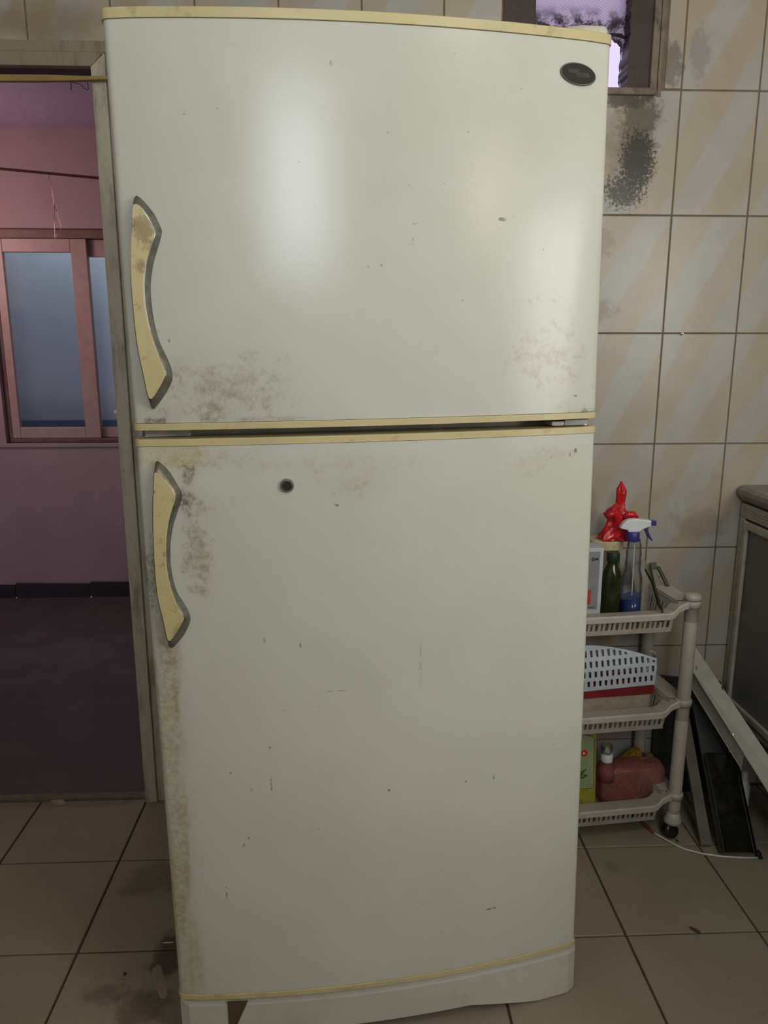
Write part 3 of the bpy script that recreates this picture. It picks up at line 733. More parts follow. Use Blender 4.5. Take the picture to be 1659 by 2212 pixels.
fs += [(0, 1, 2, 3, 4), tuple(NT * 5 + i for i in (4, 3, 2, 1, 0))]
tp.add(vs, fs, False)
M_TOE = plain('toe_plate_white', (.58, .57, .49), .35, var=.05, scale=5, dirt=((.38, .34, .25), .35))
toe = tp.build('toe_plate', M_TOE, FR, local=True)
MB().slab([(.0, front(0.0) + .02), (.05, front(.05) + .018)] + [(u, front(u) + .018) for u in [.1 + .06 * k for k in range(11)]] + [(.785, .02), (.785, .6), (0, .6)], -.0212, -.0108).build('base_rail', plain('shadowed_base_rail', (.20, .18, .12), .6), FR, local=True)  # dark rail colour paints the shadow band below the door trim
for u in (.06, .72):
    MB().lathe(u, .52, [(.02, -.128), (.02, -.10), (.01, -.099), (.01, -.069)], 14).build('foot', M_DARK, FR, local=True)
tq = [(.0885, -.0215), (.127, -.0215), (.104, -.075), (.088, -.075)]
MB().add([(x, front(x) + .010 - .0052, z) for x, z in tq] + [(x, front(x) + .010 - .0046, z) for x, z in tq],
         [(0, 1, 2, 3), (7, 6, 5, 4), (0, 4, 5, 1), (1, 5, 6, 2), (2, 6, 7, 3), (3, 7, 4, 0)]).build('tape_strip', M_TAPE, toe, local=True)

# ------------------------------------------------------------------ kitchen counter at the right
kc = thing('sink_cabinet', 'grey aluminium kitchen cabinet with moulded door frame at the right edge', 'cabinet', (1.87, -.6, .27))
MB().box(1.872, 2.465, -2.9, -.006, .27, .885).build('body', M_PANEL, kc)
for k in range(4): MB().box(1.90 + .5 * (k % 2), 1.93 + .5 * (k % 2), (-2.85, -.05)[k // 2], (-2.82, -.02)[k // 2], 0, .27).build('leg', M_ALU, kc)
MB().box(1.862, 1.8718, -2.9, -.006, .27, .286).build('rail', M_ALU, kc, bevel=.002)
MB().box(1.858, 1.8718, -2.9, -.006, .845, .885).build('fluted_rail', M_ALU, kc, bevel=.002)
fl = MB()
for k in range(4): fl.box(1.8555, 1.8579, -2.9, -.03, .850 + k * .008, .854 + k * .008)
fl.build('fluting', M_ALU, kc)
MB().box(1.858, 1.8718, -.030, -.006, .287, .8445).build('corner_stile', M_ALU, kc, bevel=.003)
dd = MB().box(1.864, 1.8717, -.560, -.045, .300, .835).build('door', M_PANEL, kc)
MB().box(1.852, 1.8635, -.056, -.036, .295, .840).build('door_stile', M_ALU, dd, bevel=.004)
MB().box(1.852, 1.8635, -.560, -.0565, .818, .840).build('door_rail', M_ALU, dd, bevel=.004)
MB().box(1.852, 1.8635, -.560, -.0565, .295, .317).build('door_rail', M_ALU, dd, bevel=.004)
ct = MB(); prof = [(1.872, .886), (1.862, .890), (1.849, .900), (1.842, .912), (1.843, .924), (1.852, .932), (1.866, .934), (2.465, .934), (2.465, .886)]
ct.prism(prof, 0, 1)
ct.v = [Vector((v.x, -2.95 if v.y < .5 else -.004, v.z)) for v in ct.v]
tag(ct.build('worktop', M_TOP), 'grey worktop with rounded nose lying on the aluminium cabinet', 'worktop')

# ------------------------------------------------------------------ plastic trolley
CO = Vector((1.634, -.236, 0)); CA = .105
cart = thing('storage_trolley', 'three-tier putty plastic trolley on castors against the tiled wall', 'trolley', CO, (0, 0, CA))
CWX, CDY = .400, .206     # distance between posts (x to the left, y to the wall)
def slot_wall(mb, a, b, ztop, zbot, ha, hb, n, th, nout):
    """perforated wall from a to b (xy tuples) between zbot and ztop, slots between hb..ha; outward offset at top by taper"""
    A, B = Vector((*a, 0)), Vector((*b, 0)); N = Vector((*nout, 0)); taper = .012
    def P(t, z, d): return A.lerp(B, t) + Vector((0, 0, z)) + N * (taper * (z - zbot) / (ztop - zbot) - taper + d)
    for side in (0.0, -th):
        for q0, q1 in ((ztop, ha), (hb, zbot)):
            mb.add([P(0, q0, side), P(1, q0, side), P(1, q1, side), P(0, q1, side)], [(0, 1, 2, 3)])
    for k in range(n):
        t0, t1 = k / n, (k + 1) / n; tm = (t0 + t1) / 2
        hw_ = (t1 - t0) * (.31 if k % 2 == 0 else .20)
        zr = min(.004, (ha - hb) * .2)
        outer = [(t0, ha), (tm, ha), (t1, ha), (t1, (ha + hb) / 2), (t1, hb), (tm, hb), (t0, hb), (t0, (ha + hb) / 2)]
        e = .003
        inner = [(tm - hw_ * .8, ha - e - zr * .3), (tm, ha - e), (tm + hw_ * .8, ha - e - zr * .3), (tm + hw_, (ha + hb) / 2), (tm + hw_ * .8, hb + e + zr * .3), (tm, hb + e), (tm - hw_ * .8, hb + e + zr * .3), (tm - hw_, (ha + hb) / 2)]
        vo = [P(t, z, 0) for t, z in outer]; vi = [P(t, z, 0) for t, z in inner]; vb = [P(t, z, -th) for t, z in inner]; vob = [P(t, z, -th) for t, z in outer]
        mb.add(vo + vi + vb + vob, [(i, (i + 1) % 8, 8 + (i + 1) % 8, 8 + i) for i in range(8)] + [(8 + i, 8 + (i + 1) % 8, 16 + (i + 1) % 8, 16 + i) for i in range(8)] +
               [(16 + i, 16 + (i + 1) % 8, 24 + (i + 1) % 8, 24 + i) for i in range(8)])
def rim_path(zl, zr):
    """closed path: low straight front/back, rising at the four posts, raised sides (local cart xy)"""
    x0, x1 = -CWX, 0.0; y0, y1 = -.000, CDY; P = []
    def fb(y, xs, rev=False, oy=0):
        L = [(xs[0], zr), (xs[0] - .022, zr - .002), (xs[0] - .040, zr - .010), (xs[0] - .055, zl + .003), (xs[0] - .070, zl), ((xs[0] + xs[1]) / 2, zl), (xs[1] + .070, zl), (xs[1] + .055, zl + .003), (xs[1] + .040, zr - .010), (xs[1] + .022, zr - .002), (xs[1], zr)]
        offs = [0, 0, .000, .004, .006, .006, .006, .004, .0, 0, 0]
        L = [(x, y + oy * o_, z) for (x, z), o_ in zip(L, offs)]
        return L
    P += fb(y0 - .004, (x1 - .0, x0), oy=-1)      # front, right to left
    P += [(x0 - .004, y0 + .03, zr), (x0 - .004, y1 - .03, zr)]
    P += fb(y1 + .004, (x1, x0), oy=1)[::-1]
    P += [(x1 + .004, y1 - .03, zr), (x1 + .004, y0 + .03, zr)]
    return P
def make_tray(zl, zb, wall):
    zr = zl + .026
    P = rim_path(zl, zr); n = len(P); cx, cy = -CWX / 2, CDY / 2
    rs = []
    for (x, y, z) in P:
        d = Vector((x - cx, y - cy, 0)); nx = Vector((math.copysign(1, d.x) if abs(d.x) > CWX / 2 - .01 and 0.02 < y < CDY - .02 else 0, math.copysign(1, d.y) if not (0.02 < y < CDY - .02) else 0, 0))
        if abs(d.x) > CWX / 2 - .012 and not (0.02 < y < CDY - .02): nx = Vector((math.copysign(1, d.x), math.copysign(1, d.y), 0)).normalized() * 1.2
        c = Vector((x, y, z))
        rs.append([c + nx * .006 + Vector((0, 0, .000)), c + nx * .009 + Vector((0, 0, -.003)), c + nx * .010 + Vector((0, 0, -.017)), c + nx * .007 + Vector((0, 0, -.017)),
                   c + nx * .005 + Vector((0, 0, -.004)), c - nx * .042 + Vector((0, 0, -.011)), c - nx * .042 + Vector((0, 0, -.008))])
    rs.append(rs[0])
    tr = MB().rings(rs, caps=False, smooth=False).build('tray', M_CART, cart, bevel=.0015, local=True)
    # basket
    bx0, bx1, by0, by1 = -CWX + .034, -.034, -.0075, CDY + .0075
    k = MB(); zt = zl - .004; h1, h2 = zl - .019, zb + .010
    c_ = .022
    slot_wall(k, (bx0 + c_, by0), (bx1 - c_, by0), zt, zb, h1, h2, 21, .002, (0, -1))
    slot_wall(k, (bx1 - c_, by1), (bx0 + c_, by1), zt, zb, h1, h2, 21, .002, (0, 1))
    zs = zr - .004
    slot_wall(k, (bx1, by0 + c_), (bx1, by1 - c_), zs, zb, zs - .018, h2, 13, .002, (1, 0))
    slot_wall(k, (bx0, by1 - c_), (bx0, by0 + c_), zs, zb, zs - .018, h2, 13, .002, (-1, 0))
    # rounded corners and floor
    for sx, sy, xx, yy in ((1, -1, bx1, by0), (1, 1, bx1, by1), (-1, 1, bx0, by1), (-1, -1, bx0, by0)):
        ccx, ccy = xx - sx * c_, yy - sy * c_; q = []
        for i in range(5):
            t = i / 4 * math.pi / 2
            for z, rr, in ((zb, c_ - .012), (zs if i == 0 else zt + (zs - zt) * (1 - i / 4), c_)):
                q.append((ccx + sx * rr * math.cos(t), ccy + sy * rr * math.sin(t), z))
        k.add(q, [(2 * i, 2 * i + 2, 2 * i + 3, 2 * i + 1) for i in range(4)])
    k.build('basket', M_CART, tr, local=True)
    fl_ = MB(); nb = 17
    for i in range(nb):
        x = bx0 + .020 + (bx1 - bx0 - .040) * i / (nb - 1); fl_.box(x - .006, x + .006, by0 + .012, by1 - .012, zb, zb + .002)
    fl_.box(bx0 + .014, bx1 - .014, (by0 + by1) / 2 - .012, (by0 + by1) / 2 + .012, zb, zb + .0022)
    fl_.box(bx0 + .020, bx1 - .020, by0 + .012, by0 + .022, zb, zb + .0022); fl_.box(bx0 + .020, bx1 - .020, by1 - .022, by1 - .012, zb, zb + .0022)
    fl_.build('tray_floor', M_CARTIN, tr, local=True)
    # sleeves at the four posts
    for x in (0, -CWX):
        for y in (0, CDY):
            MB().lathe(x, y, [(.021, zr - .018), (.0215, zr - .004), (.0195, zr + .001)], 20).build('post_sleeve', M_CART, tr, local=True)
for zl, zb in ((.652, .594), (.380, .322), (.108, .050)): make_tray(zl, zb, 0)
for x in (0, -CWX):
    for y in (0, CDY):
        MB().lathe(x, y, [(.0168, .055), (.0172, .09), (.0172, .345), (.0160, .347), (.0160, .349), (.0172, .351), (.0172, .619), (.016, .621), (.016, .623), (.0172, .625), (.0172, .680), (.0215, .681), (.022, .690), (.016, .696), (.003, .697)], 20).build('post', M_CART, cart, local=True)
        cs = MB().lathe(x, y, [(.018, .0405), (.0235, .043), (.024, .052), (.018, .062), (.0172, .075)], 20).build('castor_collar', M_CART, cart, local=True)
        cx_ = x - .008
        MB().lathe(0, 0, [(.010, -.014), (.019, -.012), (.0205, -.006), (.0205, .006), (.019, .012), (.010, .014)], 20).xf(
            Matrix.Translation((cx_, y - .004, .0205)) @ Matrix.Rotation(math.radians(70), 4, 'X') @ Matrix.Rotation(0, 4, 'Z')).build('castor', M_DARK, cs, local=True)

# ------------------------------------------------------------------ things on the top tier (tray floor z .596)
ZT = .5965
wbx = thing('card_box', 'upright grey and white card box at the left end of the top tier', 'box', (1.384, -.16, ZT))
MB().box(1.352, 1.4125, -.190, -.130, ZT, .806).build('carton', M_BOXW, wbx, bevel=.0012)
MB().box(1.354, 1.4030, -.1912, -.190, ZT + .045, .797).build('printed_panel', M_BOXG, wbx)
ink = MB(); ink.box(1.3905, 1.3985, -.1917, -.1912, .774, .780); ink.build('printed_bar', M_INK, wbx); ink = MB()
ink.rings([[(1.3850 + r_ * math.cos(t), -.1917, .7765 + r_ * math.sin(t)) for t in [2 * math.pi * k / 14 for k in range(14)]] for r_ in (.0046, .0028)], caps=False)
ink.box(1.3842, 1.3858, -.1918, -.1912, .771, .782)
MB().box(1.380, 1.395, -.1917, -.1912, ZT + .049, ZT + .0505).build('printed_line', M_INK, wbx)
ink.build('printed_mark', M_INK, wbx)
MB().box(1.356, 1.3845, -.1917, -.1912, .655, .695).build('red_print', M_REDPR, wbx)

jr = thing('lidded_jar', 'clear jar with a ribbed cream lid under the red bag', 'jar', (1.446, -.098, ZT))
JX, JY = 1.446, -.098
MB().lathe(JX, JY, [(.036, ZT + .001), (.041, ZT + .006), (.042, .72), (.041, .762), (.036, .776), (.035, .800)], 32, caps=False).build('jar_body', M_JAR, jr)
n = 72
MB().rings([[(JX + (r + (.0008 if k % 2 else 0)) * math.cos(2 * math.pi * k / n), JY + (r + (.0008 if k % 2 else 0)) * math.sin(2 * math.pi * k / n), z) for k in range(n)] for r, z in ((.044, .784), (.0465, .786), (.0465, .806), (.044, .809))], smooth=False).build('jar_lid', M_LID, jr)

bag = MB(); n = 26; rs = []
prof = [(.040, .8095, 0, 0), (.042, .813, 0, 0), (.039, .820, .001, 0), (.034, .832, .004, 0), (.029, .848, .006, 0), (.026, .860, .006, 0), (.0285, .872, .004, 0), (.030, .882, .002, 0), (.023, .892, .003, 0), (.017, .900, .008, 0), (.011, .908, .011, 0), (.0115, .920, .012, 0), (.0125, .932, .013, 0), (.012, .942, .012, 0), (.0065, .955, .011, 0), (.002, .964, .010, 0)]
for i, (r, z, dx, dy) in enumerate(prof):
    ring = []
    for k in range(n):
        t = 2 * math.pi * k / n
        fold = 1 + .13 * math.sin(5 * t + i * .7) + .08 * math.sin(9 * t - i * 1.1) + random.uniform(-.03, .03)
        ring.append((1.463 + dx + r * fold * math.cos(t), -.112 + r * .75 * fold * math.sin(t), z + .003 * math.sin(3 * t + i)))
    rs.append(ring)
bag.rings(rs, smooth=False)
for pth, rr in (([(1.478, -.125, .872), (1.490, -.130, .880), (1.503, -.130, .880), (1.515, -.128, .870), (1.517, -.126, .862)], [.008, .010, .011, .007, .002]),
                ([(1.455, -.13, .880), (1.444, -.134, .884), (1.438, -.134, .876), (1.436, -.134, .868)], [.009, .009, .007, .002])):
    bag.tube(pth, rr, 7)
tag(bag.build('red_plastic_bag', M_BAG), 'knotted glossy red plastic bag sitting on the jar lid', 'plastic bag')

gb = thing('green_bottle', 'dark olive glass bottle with a green cap beside the card box', 'bottle', (1.446, -.170, ZT))
GX, GY = 1.4455, -.167
# eight-sided shouldered body
MB().lathe(GX, GY, [(.022, ZT), (.0255, ZT + .004), (.0262, .690), (.0262, .722), (.0235, .735), (.0165, .752), (.0125, .762), (.0125, .768)], 8).build('bottle_body', M_GREENGL, gb, bevel=.002)
MB().lathe(GX, GY, [(.0155, .764), (.0168, .766), (.0165, .786), (.0150, .789)], 24).build('bottle_cap', M_GREENCAP, gb)

sb = thing('spray_bottle', 'clear trigger spray bottle half full of blue liquid', 'spray bottle', (1.503, -.162, ZT))
SX, SY = 1.5015, -.162
MB().lathe(SX, SY, [(.024, ZT + .001), (.027, ZT + .005), (.0272, .690), (.0262, .718), (.021, .738), (.0195, .745), (.0205, .760), (.0188, .772), (.0200, .785), (.0178, .797), (.0185, .808), (.0150, .815), (.0148, .822)], 30, caps=False).build('bottle_body', M_SPRAY, sb)
lq = MB().lathe(SX, SY, [(.0225, ZT + .003), (.0258, ZT + .007), (.0260, .668)], 28)
lq.v = [Vector((v.x, v.y, v.z + (v.x - SX) * .28)) if v.z > .66 else v for v in lq.v]
lq.build('blue_liquid', M_BLUE, sb)
MB().tube([(SX, SY, .82), (SX + .002, SY, .70), (SX + .004, SY, .61)], .0016, 6).build('dip_tube', M_WHITE, sb)
MB().lathe(SX - .006, SY, [(.0165, .818), (.0172, .820), (.0168, .840), (.0150, .8425)], 24).build('collar', M_PURPLE, sb)
hd = [(1.4585, .8525), (1.463, .862), (1.471, .871), (1.482, .8765), (1.498, .8770), (1.539, .8725), (1.539, .8570), (1.530, .8545), (1.517, .8485), (1.508, .842), (1.480, .842), (1.480, .8475), (1.466, .8500)]
MB().prism([(x - .000, z) for x, z in hd], SY - .009, SY + .009).build('spray_head', M_WHITE, sb, bevel=.003)
MB().prism([(1.5392, .8585), (1.5392, .8722), (1.5535, .8712), (1.5535, .8580)], SY - .0065, SY + .0065).build('nozzle', M_PURPLE, sb, bevel=.0015)
MB().prism([(1.5165, .8495), (1.5305, .8545), (1.5345, .8430), (1.5400, .8310), (1.5485, .8175), (1.5450, .8180), (1.5345, .8270), (1.5290, .8380), (1.5250, .8465)], SY - .005, SY + .005).build('trigger', M_PURPLE, sb, bevel=.0012)

# utensils at the right end, leaning on the side wall of the tray
def bar(p0, p1, w_, t_, wv=(1, 0, 0), w2_=None):
    p0, p1 = Vector(p0), Vector(p1); ax = (p1 - p0).normalized(); wd = Vector(wv); wd = (wd - ax * wd.dot(ax)).normalized(); nn = ax.cross(wd)
    w2_ = w2_ or w_
    def q(c, ww): return [c + wd * ww / 2 * a + nn * t_ / 2 * b for a, b in ((-1, -1), (1, -1), (1, 1), (-1, 1))]
    return MB().hexa(q(p0, w_), q(p1, w2_))
kb = thing('cutting_board', 'small worn grey board standing behind the utensils', 'board', (1.575, -.06, ZT))
bar((1.585, -.110, ZT + .003), (1.572, -.052, .722), .072, .006).build('board', M_BOARD, kb, bevel=.002)
MB().lathe(0, 0, [(.010, -.004), (.012, 0), (.010, .004)], 14).xf(Matrix.Translation((1.570, -.050, .723)) @ Matrix.Rotation(math.radians(80), 4, 'X')).build('hanging_eye', M_BOARD, kb)
sp_ = thing('grey_spatula', 'flat grey spatula with square end leaning on the board', 'spatula', (1.60, -.08, ZT))
bar((1.609, -.120, .612), (1.592, -.082, .715), .012, .006, w2_=.014).build('handle', M_KNIFEG, sp_, bevel=.002)
bar((1.592, -.082, .7155), (1.590, -.077, .733), .017, .007).build('square_end', M_KNIFED, sp_, bevel=.0015)
kn = thing('knife', 'dark brown handled knife, rightmost of the leaning utensils', 'knife', (1.63, -.1, ZT))
bar((1.624, -.118, .668), (1.604, -.078, .722), .0095, .009).build('handle', M_KNIFED, kn, bevel=.003)
bar((1.640, -.140, .612), (1.624, -.118, .668), .004, .002, w2_=.010).build('blade', M_KNIFED, kn)
dk = MB().tube([(1.540, -.150, .735), (1.547, -.185, .712), (1.551, -.205, .688), (1.553, -.225, .662), (1.5525, -.2455, .657), (1.552, -.2530, .648), (1.551, -.2530, .628)], [.0025, .004, .0045, .004, .003, .0025, .002], 6)
tag(dk.build('dark_strap', M_DARK), 'thin dark strap hanging over the front rim of the top tier', 'strap')

# ------------------------------------------------------------------ middle tier: perforated basket on a red box
ZM = .3245
rb = thing('red_box', 'low dark red box lying in the middle tier', 'box', (1.48, -.16, ZM))
MB().hexa([(1.345, -.197, .389), (1.580, -.174, .391), (1.572, -.085, .391), (1.338, -.100, .389)], [(1.345, -.197, .408), (1.580, -.174, .420), (1.572, -.085, .420), (1.338, -.100, .408)]).build('lid', M_RED, rb, bevel=.001)
MB().hexa([(1.349, -.190, ZM), (1.570, -.168, ZM), (1.565, -.090, ZM), (1.342, -.104, ZM)], [(1.349, -.192, .3885), (1.572, -.170, .3905), (1.567, -.090, .3905), (1.342, -.104, .3885)]).build('base', M_CARTIN, rb)
pb = thing('perforated_basket', 'pale blue white slotted plastic basket turned on its side on the red box', 'basket', (1.48, -.17, .41))
def arch(x):     # top outline
    t = (x - 1.33) / (1.573 - 1.33); return .546 - .046 * max(0, (t - .12) / .88) ** 1.9
def fy_(x, z): return -.200 + (x - 1.345) * .098 - .012 * math.sin(math.pi * (z - .41) / .15) - (z - .41) * .02
k = MB(); NX = 15; X0, X1 = 1.335, 1.573; rows = 5
xs = [X0 + (X1 - X0) * i / NX for i in range(NX + 1)]
def lowz(x): return .4105 + (x - 1.345) * .045
def zz(x, r): 
    if r == rows: return arch(x)
    return min(lowz(x) + .008 + r * .0295, arch(x))
def Pq(x, z, d=0): return Vector((x, fy_(x, z) + d, z))
for i in range(NX):
    a, b = xs[i], xs[i + 1]
    for side in (0, .0025):
        k.add([Pq(a, lowz(a), side), Pq(b, lowz(b), side), Pq(b, zz(b, 0), side), Pq(a, zz(a, 0), side)], [(0, 1, 2, 3)])
        k.add([Pq(a, zz(a, rows - .001 if False else 0) , side)] * 0, [])
    for r in range(rows):
        la, lb = zz(a, r), zz(b, r); ua, ub = zz(a, r + 1), zz(b, r + 1)
        if r < rows - 1: ua, ub = min(ua, arch(a)), min(ub, arch(b))
        if max(ua - la, ub - lb) < .0005: continue
        hgt = min(ua - la, ub - lb)
        O = [(a, la), (b, lb), (b, ub), (a, ua)]
        if hgt < .012 :
            for side in (0, .0025): k.add([Pq(x, z, side) for x, z in O], [(0, 1, 2, 3)])
            continue
        m = (a + b) / 2; hw_ = (b - a) * .24; zl_, zh_ = max(la, lb) + hgt * .14, min(max(la, lb) + .0225, min(ua, ub) - .003)
        I = [(m - hw_ * .8 + .0012, zl_), (m + hw_ * .8 + .0012, zl_), (m + hw_ - .0012, zh_), (m - hw_ - .0012, zh_)]
        V = [Pq(x, z) for x, z in O] + [Pq(x, z) for x, z in I] + [Pq(x, z, .0025) for x, z in I] + [Pq(x, z, .0025) for x, z in O]
        k.add(V, [(q, (q + 1) % 4, 4 + (q + 1) % 4, 4 + q) for q in range(4)] + [(4 + q, 4 + (q + 1) % 4, 8 + (q + 1) % 4, 8 + q) for q in range(4)] + [(8 + q, 8 + (q + 1) % 4, 12 + (q + 1) % 4, 12 + q) for q in range(4)])
k.build('slotted_bottom', M_WHITEPL, pb)
sd = MB()       # side wall of the basket going back from the outline
edge = [(x, arch(x)) for x in xs] + [(1.5755, .47), (1.577, lowz(1.577))]
vs = []; 
for x, z in edge: vs += [Pq(min(x, 1.573), z, -.001) + Vector((max(0, x - 1.573), 0, .001)), Pq(min(x, 1.573), z, .05) + Vector((.002 + max(0, x - 1.573), 0, -.016)), Pq(min(x, 1.573), z, .05) + Vector((.001, 0, -.018)), Pq(min(x, 1.573), z, .001) + Vector((-.001, 0, -.001))]
ne = len(edge)
sd.add(vs, [(4 * i + j, 4 * i + 4 + j, 4 * i + 4 + (j + 1) % 4, 4 * i + (j + 1) % 4) for i in range(ne - 1) for j in range(4)] + [(0, 1, 2, 3), (4 * ne - 4, 4 * ne - 3, 4 * ne - 2, 4 * ne - 1)])
sd.build('side_wall', M_WHITEPL, pb)
MB().tube([(1.560, -.165, .512), (1.572, -.160, .508), (1.582, -.155, .500), (1.583, -.152, .490)], [.003, .005, .005, .003], 8).build('grip', M_CART, pb)

# ------------------------------------------------------------------ bottom tier
ZB = .0525
yb_ = thing('yellow_box', 'upright yellow carton with pale green panel at the left of the bottom tier', 'box', (1.405, -.2, ZB))
MB().hexa([(1.352, -.2000, ZB), (1.4335, -.1925, ZB), (1.429, -.150, ZB), (1.347, -.158, ZB)], [(1.345, -.2000, .308), (1.4215, -.1925, .310), (1.419, -.150, .310), (1.342, -.158, .308)]).build('carton', M_YEL, yb_, bevel=.0012)
def yface(x, z, d): return (x + (z - ZB) * -.044, -.2000 + (x - 1.352) * .092 - d, z)
def yl_(pts, d0, d1): return [[yface(x, z, d0) for x, z in pts], [yface(x, z, d1) for x, z in pts]]
ol = [(1.352, .122), (1.4245, .122), (1.4285, .128), (1.4285, .270), (1.424, .279), (1.400, .288), (1.352, .291)]
MB().rings(yl_(ol, -.001, .0006), smooth=False).build('black_outline', M_INK, yb_)
MB().rings(yl_([(x, z) for x, z in inset(ol, .0018)], 0, .001), smooth=False).build('label_panel', M_PALEGREEN, yb_)
def el(cx, cz, a, b, rot=0, n=14): return [(cx + a * math.cos(t) * math.cos(rot) - b * math.sin(t) * math.sin(rot), cz + a * math.cos(t) * math.sin(rot) + b * math.sin(t) * math.cos(rot)) for t in [2 * math.pi * q / n for q in range(n)]]
MB().rings(yl_(el(1.3985, .231, .0105, .0105), 0, .0014), smooth=False).build('red_roundel', M_REDPR, yb_)
MB().rings(yl_(el(1.3985, .231, .003, .003), 0, .0017), smooth=False).build('white_dot', M_WHITE, yb_)
lf = MB()
for cx, cz, a, b, r in ((1.396, .176, .012, .0035, .6), (1.392, .168, .010, .003, 1.0), (1.403, .164, .008, .003, -.4), (1.394, .158, .010, .003, .2)): lf.rings(yl_(el(cx, cz, a, b, r), 0, .0014), smooth=False)
lf.build('leaf_print', M_GREEN, yb_)
sc = MB()
for q in range(3): sc.tube([Vector(yface(1.385 + .0035 * i, .197 + .006 * q + .003 * math.sin(i * 1.7 + q), .0012)) for i in range(7)], .0004, 4)
sc.build('script_lines', M_KNIFEG, yb_)

pk = thing('pink_bottle', 'pink translucent handled container lying in the bottom tier', 'container', (1.53, -.15, ZB))
body = MB()
rs = []
for x, a, b in ((1.450, .030, .046), (1.456, .037, .055), (1.50, .040, .060), (1.56, .040, .061), (1.610, .038, .059), (1.624, .034, .055), (1.629, .028, .048)):
    ring = []
    for q in range(24):
        t = 2 * math.pi * q / 24; ct_, st_ = math.cos(t), math.sin(t)
        ring.append((x, -.152 + a * math.copysign(abs(ct_) ** .6, ct_), ZB + .064 + b * math.copysign(abs(st_) ** .6, st_) + (x - 1.45) * .03))
    rs.append(ring)
body.rings(rs); body.build('container_body', M_PINKB, pk)
MB().lathe(1.466, -.170, [(.024, .135), (.0235, .165), (.019, .180), (.0155, .190), (.0155, .200)], 20).build('container_neck', M_PINKB, pk)
MB().lathe(1.464, -.170, [(.0165, .192), (.0170, .194), (.0165, .213), (.012, .216)], 20).build('neck_cap', M_WHITE, pk)
MB().lathe(1.462, -.170, [(.0065, .216), (.0065, .234), (.005, .236)], 10).build('yellow_spout', plain('yellow_spout_plastic', (.50, .40, .06), .4), pk)
MB().rings([[(1.462 + r_ * math.cos(t), -.170 + r_ * math.sin(t), z_) for t in [2 * math.pi * q / 20 for q in range(20)]] for r_, z_ in ((.0155, .216), (.0165, .236), (.0155, .238), (.0145, .217))], caps=False).build('spout_guard', clear('clear_guard', (.8, .8, .78), .08, .15), pk)
MB().rings([[(1.552 + d_[0], -.1925 + d_[1], z_) for d_ in ((0, 0), (.004, 0), (.004, .0008), (0, .0008))] for z_ in (.10, .101)]).build('seam', M_PINKB, pk)
so = bar((1.510, -.090, .100), (1.585, -.080, .148), .05, .022, (0, 1, 0)).xf(Matrix.Identity(4))
tag(MB().prism([(1.510, .118), (1.566, .172), (1.592, .176), (1.606, .130), (1.590, .098), (1.540, .094)], -.098, -.070).build('yellow_sponge', M_SPONGE, bevel=.004), 'yellow sponge wedged behind the pink container', 'sponge')
gs = thing('scouring_pad', 'small yellow sponge with green scouring face beside the yellow sponge', 'sponge', (1.62, -.075, .1))
MB().prism([(1.602, .158), (1.607, .158), (1.617, .110), (1.611, .105)], -.095, -.072).build('scourer_face', M_SPONGEG, gs, bevel=.002)
MB().prism([(1.609, .150), (1.620, .162), (1.632, .156), (1.635, .126), (1.618, .112)], -.095, -.072).build('sponge_body', plain('olive_sponge', (.26, .19, .04), .95), gs, bevel=.004)

# ------------------------------------------------------------------ leaning pieces at the right
def lean_box(name, mat, parent, p0, p1, width, thick, wv=(1, 0, 0), bevel=.0015, s0=0, s1=1, dn=0.0):
    p0, p1 = Vector(p0), Vector(p1); a, b = p0.lerp(p1, s0), p0.lerp(p1, s1); ax = (p1 - p0).normalized()
    wd = Vector(wv); wd = (wd - ax * wd.dot(ax)).normalized(); nn = wd.cross(ax)
    if nn.y > 0: nn = -nn
    a = a + nn * dn; b = b + nn * dn
    def q(c): return [c + wd * width / 2 * i + nn * t for i, t in ((-1, 0), (1, 0), (1, thick), (-1, thick))]
    return MB().hexa(q(a), q(b)).build(name, mat, parent, bevel=bevel)
bt = thing('black_panel', 'long black ribbed plastic panel leaning against the wall beside the trolley', 'panel', (1.77, -.3, 0))
B0, B1 = (1.770, -.318, .002), (1.782, -.052, .325)
lean_box('back_plate', M_MATTE, bt, B0, B1, .086, .010)
lean_box('glossy_tray', M_BLACK, bt, B0, B1, .078, .014, s0=.0, s1=.60, dn=.0105)
for s_ in (.0, .20, .215, .40, .415, .595): lean_box('rib', M_BLACK, bt, B0, B1, .080, .0025, s0=s_, s1=s_ + .006, dn=.0246, bevel=.0006)
lean_box('side_lip', M_BLACK, bt, (1.7305, -.318, .002), (1.7425, -.052, .325), .005, .031, s0=0, s1=.60, dn=.0)
lean_box('side_rail', M_BLACK, bt, (1.8150, -.322, .002), (1.826, -.052, .325), .010, .022, s0=0, s1=.66)
lean_box('clip', M_WHITE, bt, (1.8060, -.318, .002), (1.817, -.052, .325), .020, .004, s0=.60, s1=.612, dn=.026, bevel=.0005)
pln = lean_box('grey_plank', M_PLANK, None, (1.706, -.285, .001), (1.722, -.040, .285), .030, .012)
tag(pln, 'narrow grey plank leaning between the trolley and the black panel', 'plank')
wc = MB().lathe(1.874, -.150, [(.012, .0), (.016, .004), (.017, .095), (.009, .115), (.008, .135)], 14)  # bottle shape standing in for the folded end of the channel
tag(wc.build('white_channel_end', M_WHITE), 'small white bottle shape standing for the folded channel end behind the black panel', 'bottle')
db = MB().hexa([(1.655, -.034, 0), (1.851, -.034, 0), (1.851, -.028, 0), (1.655, -.028, 0)], [(1.655, -.010, .37), (1.851, -.010, .345), (1.851, -.004, .345), (1.655, -.004, .37)])  # dark sheet put in for the shade on this stretch of wall
tag(db.build('shade_board', M_MATTE, bevel=.001), 'dark sheet standing in for the shade on the wall behind the black panel', 'board')
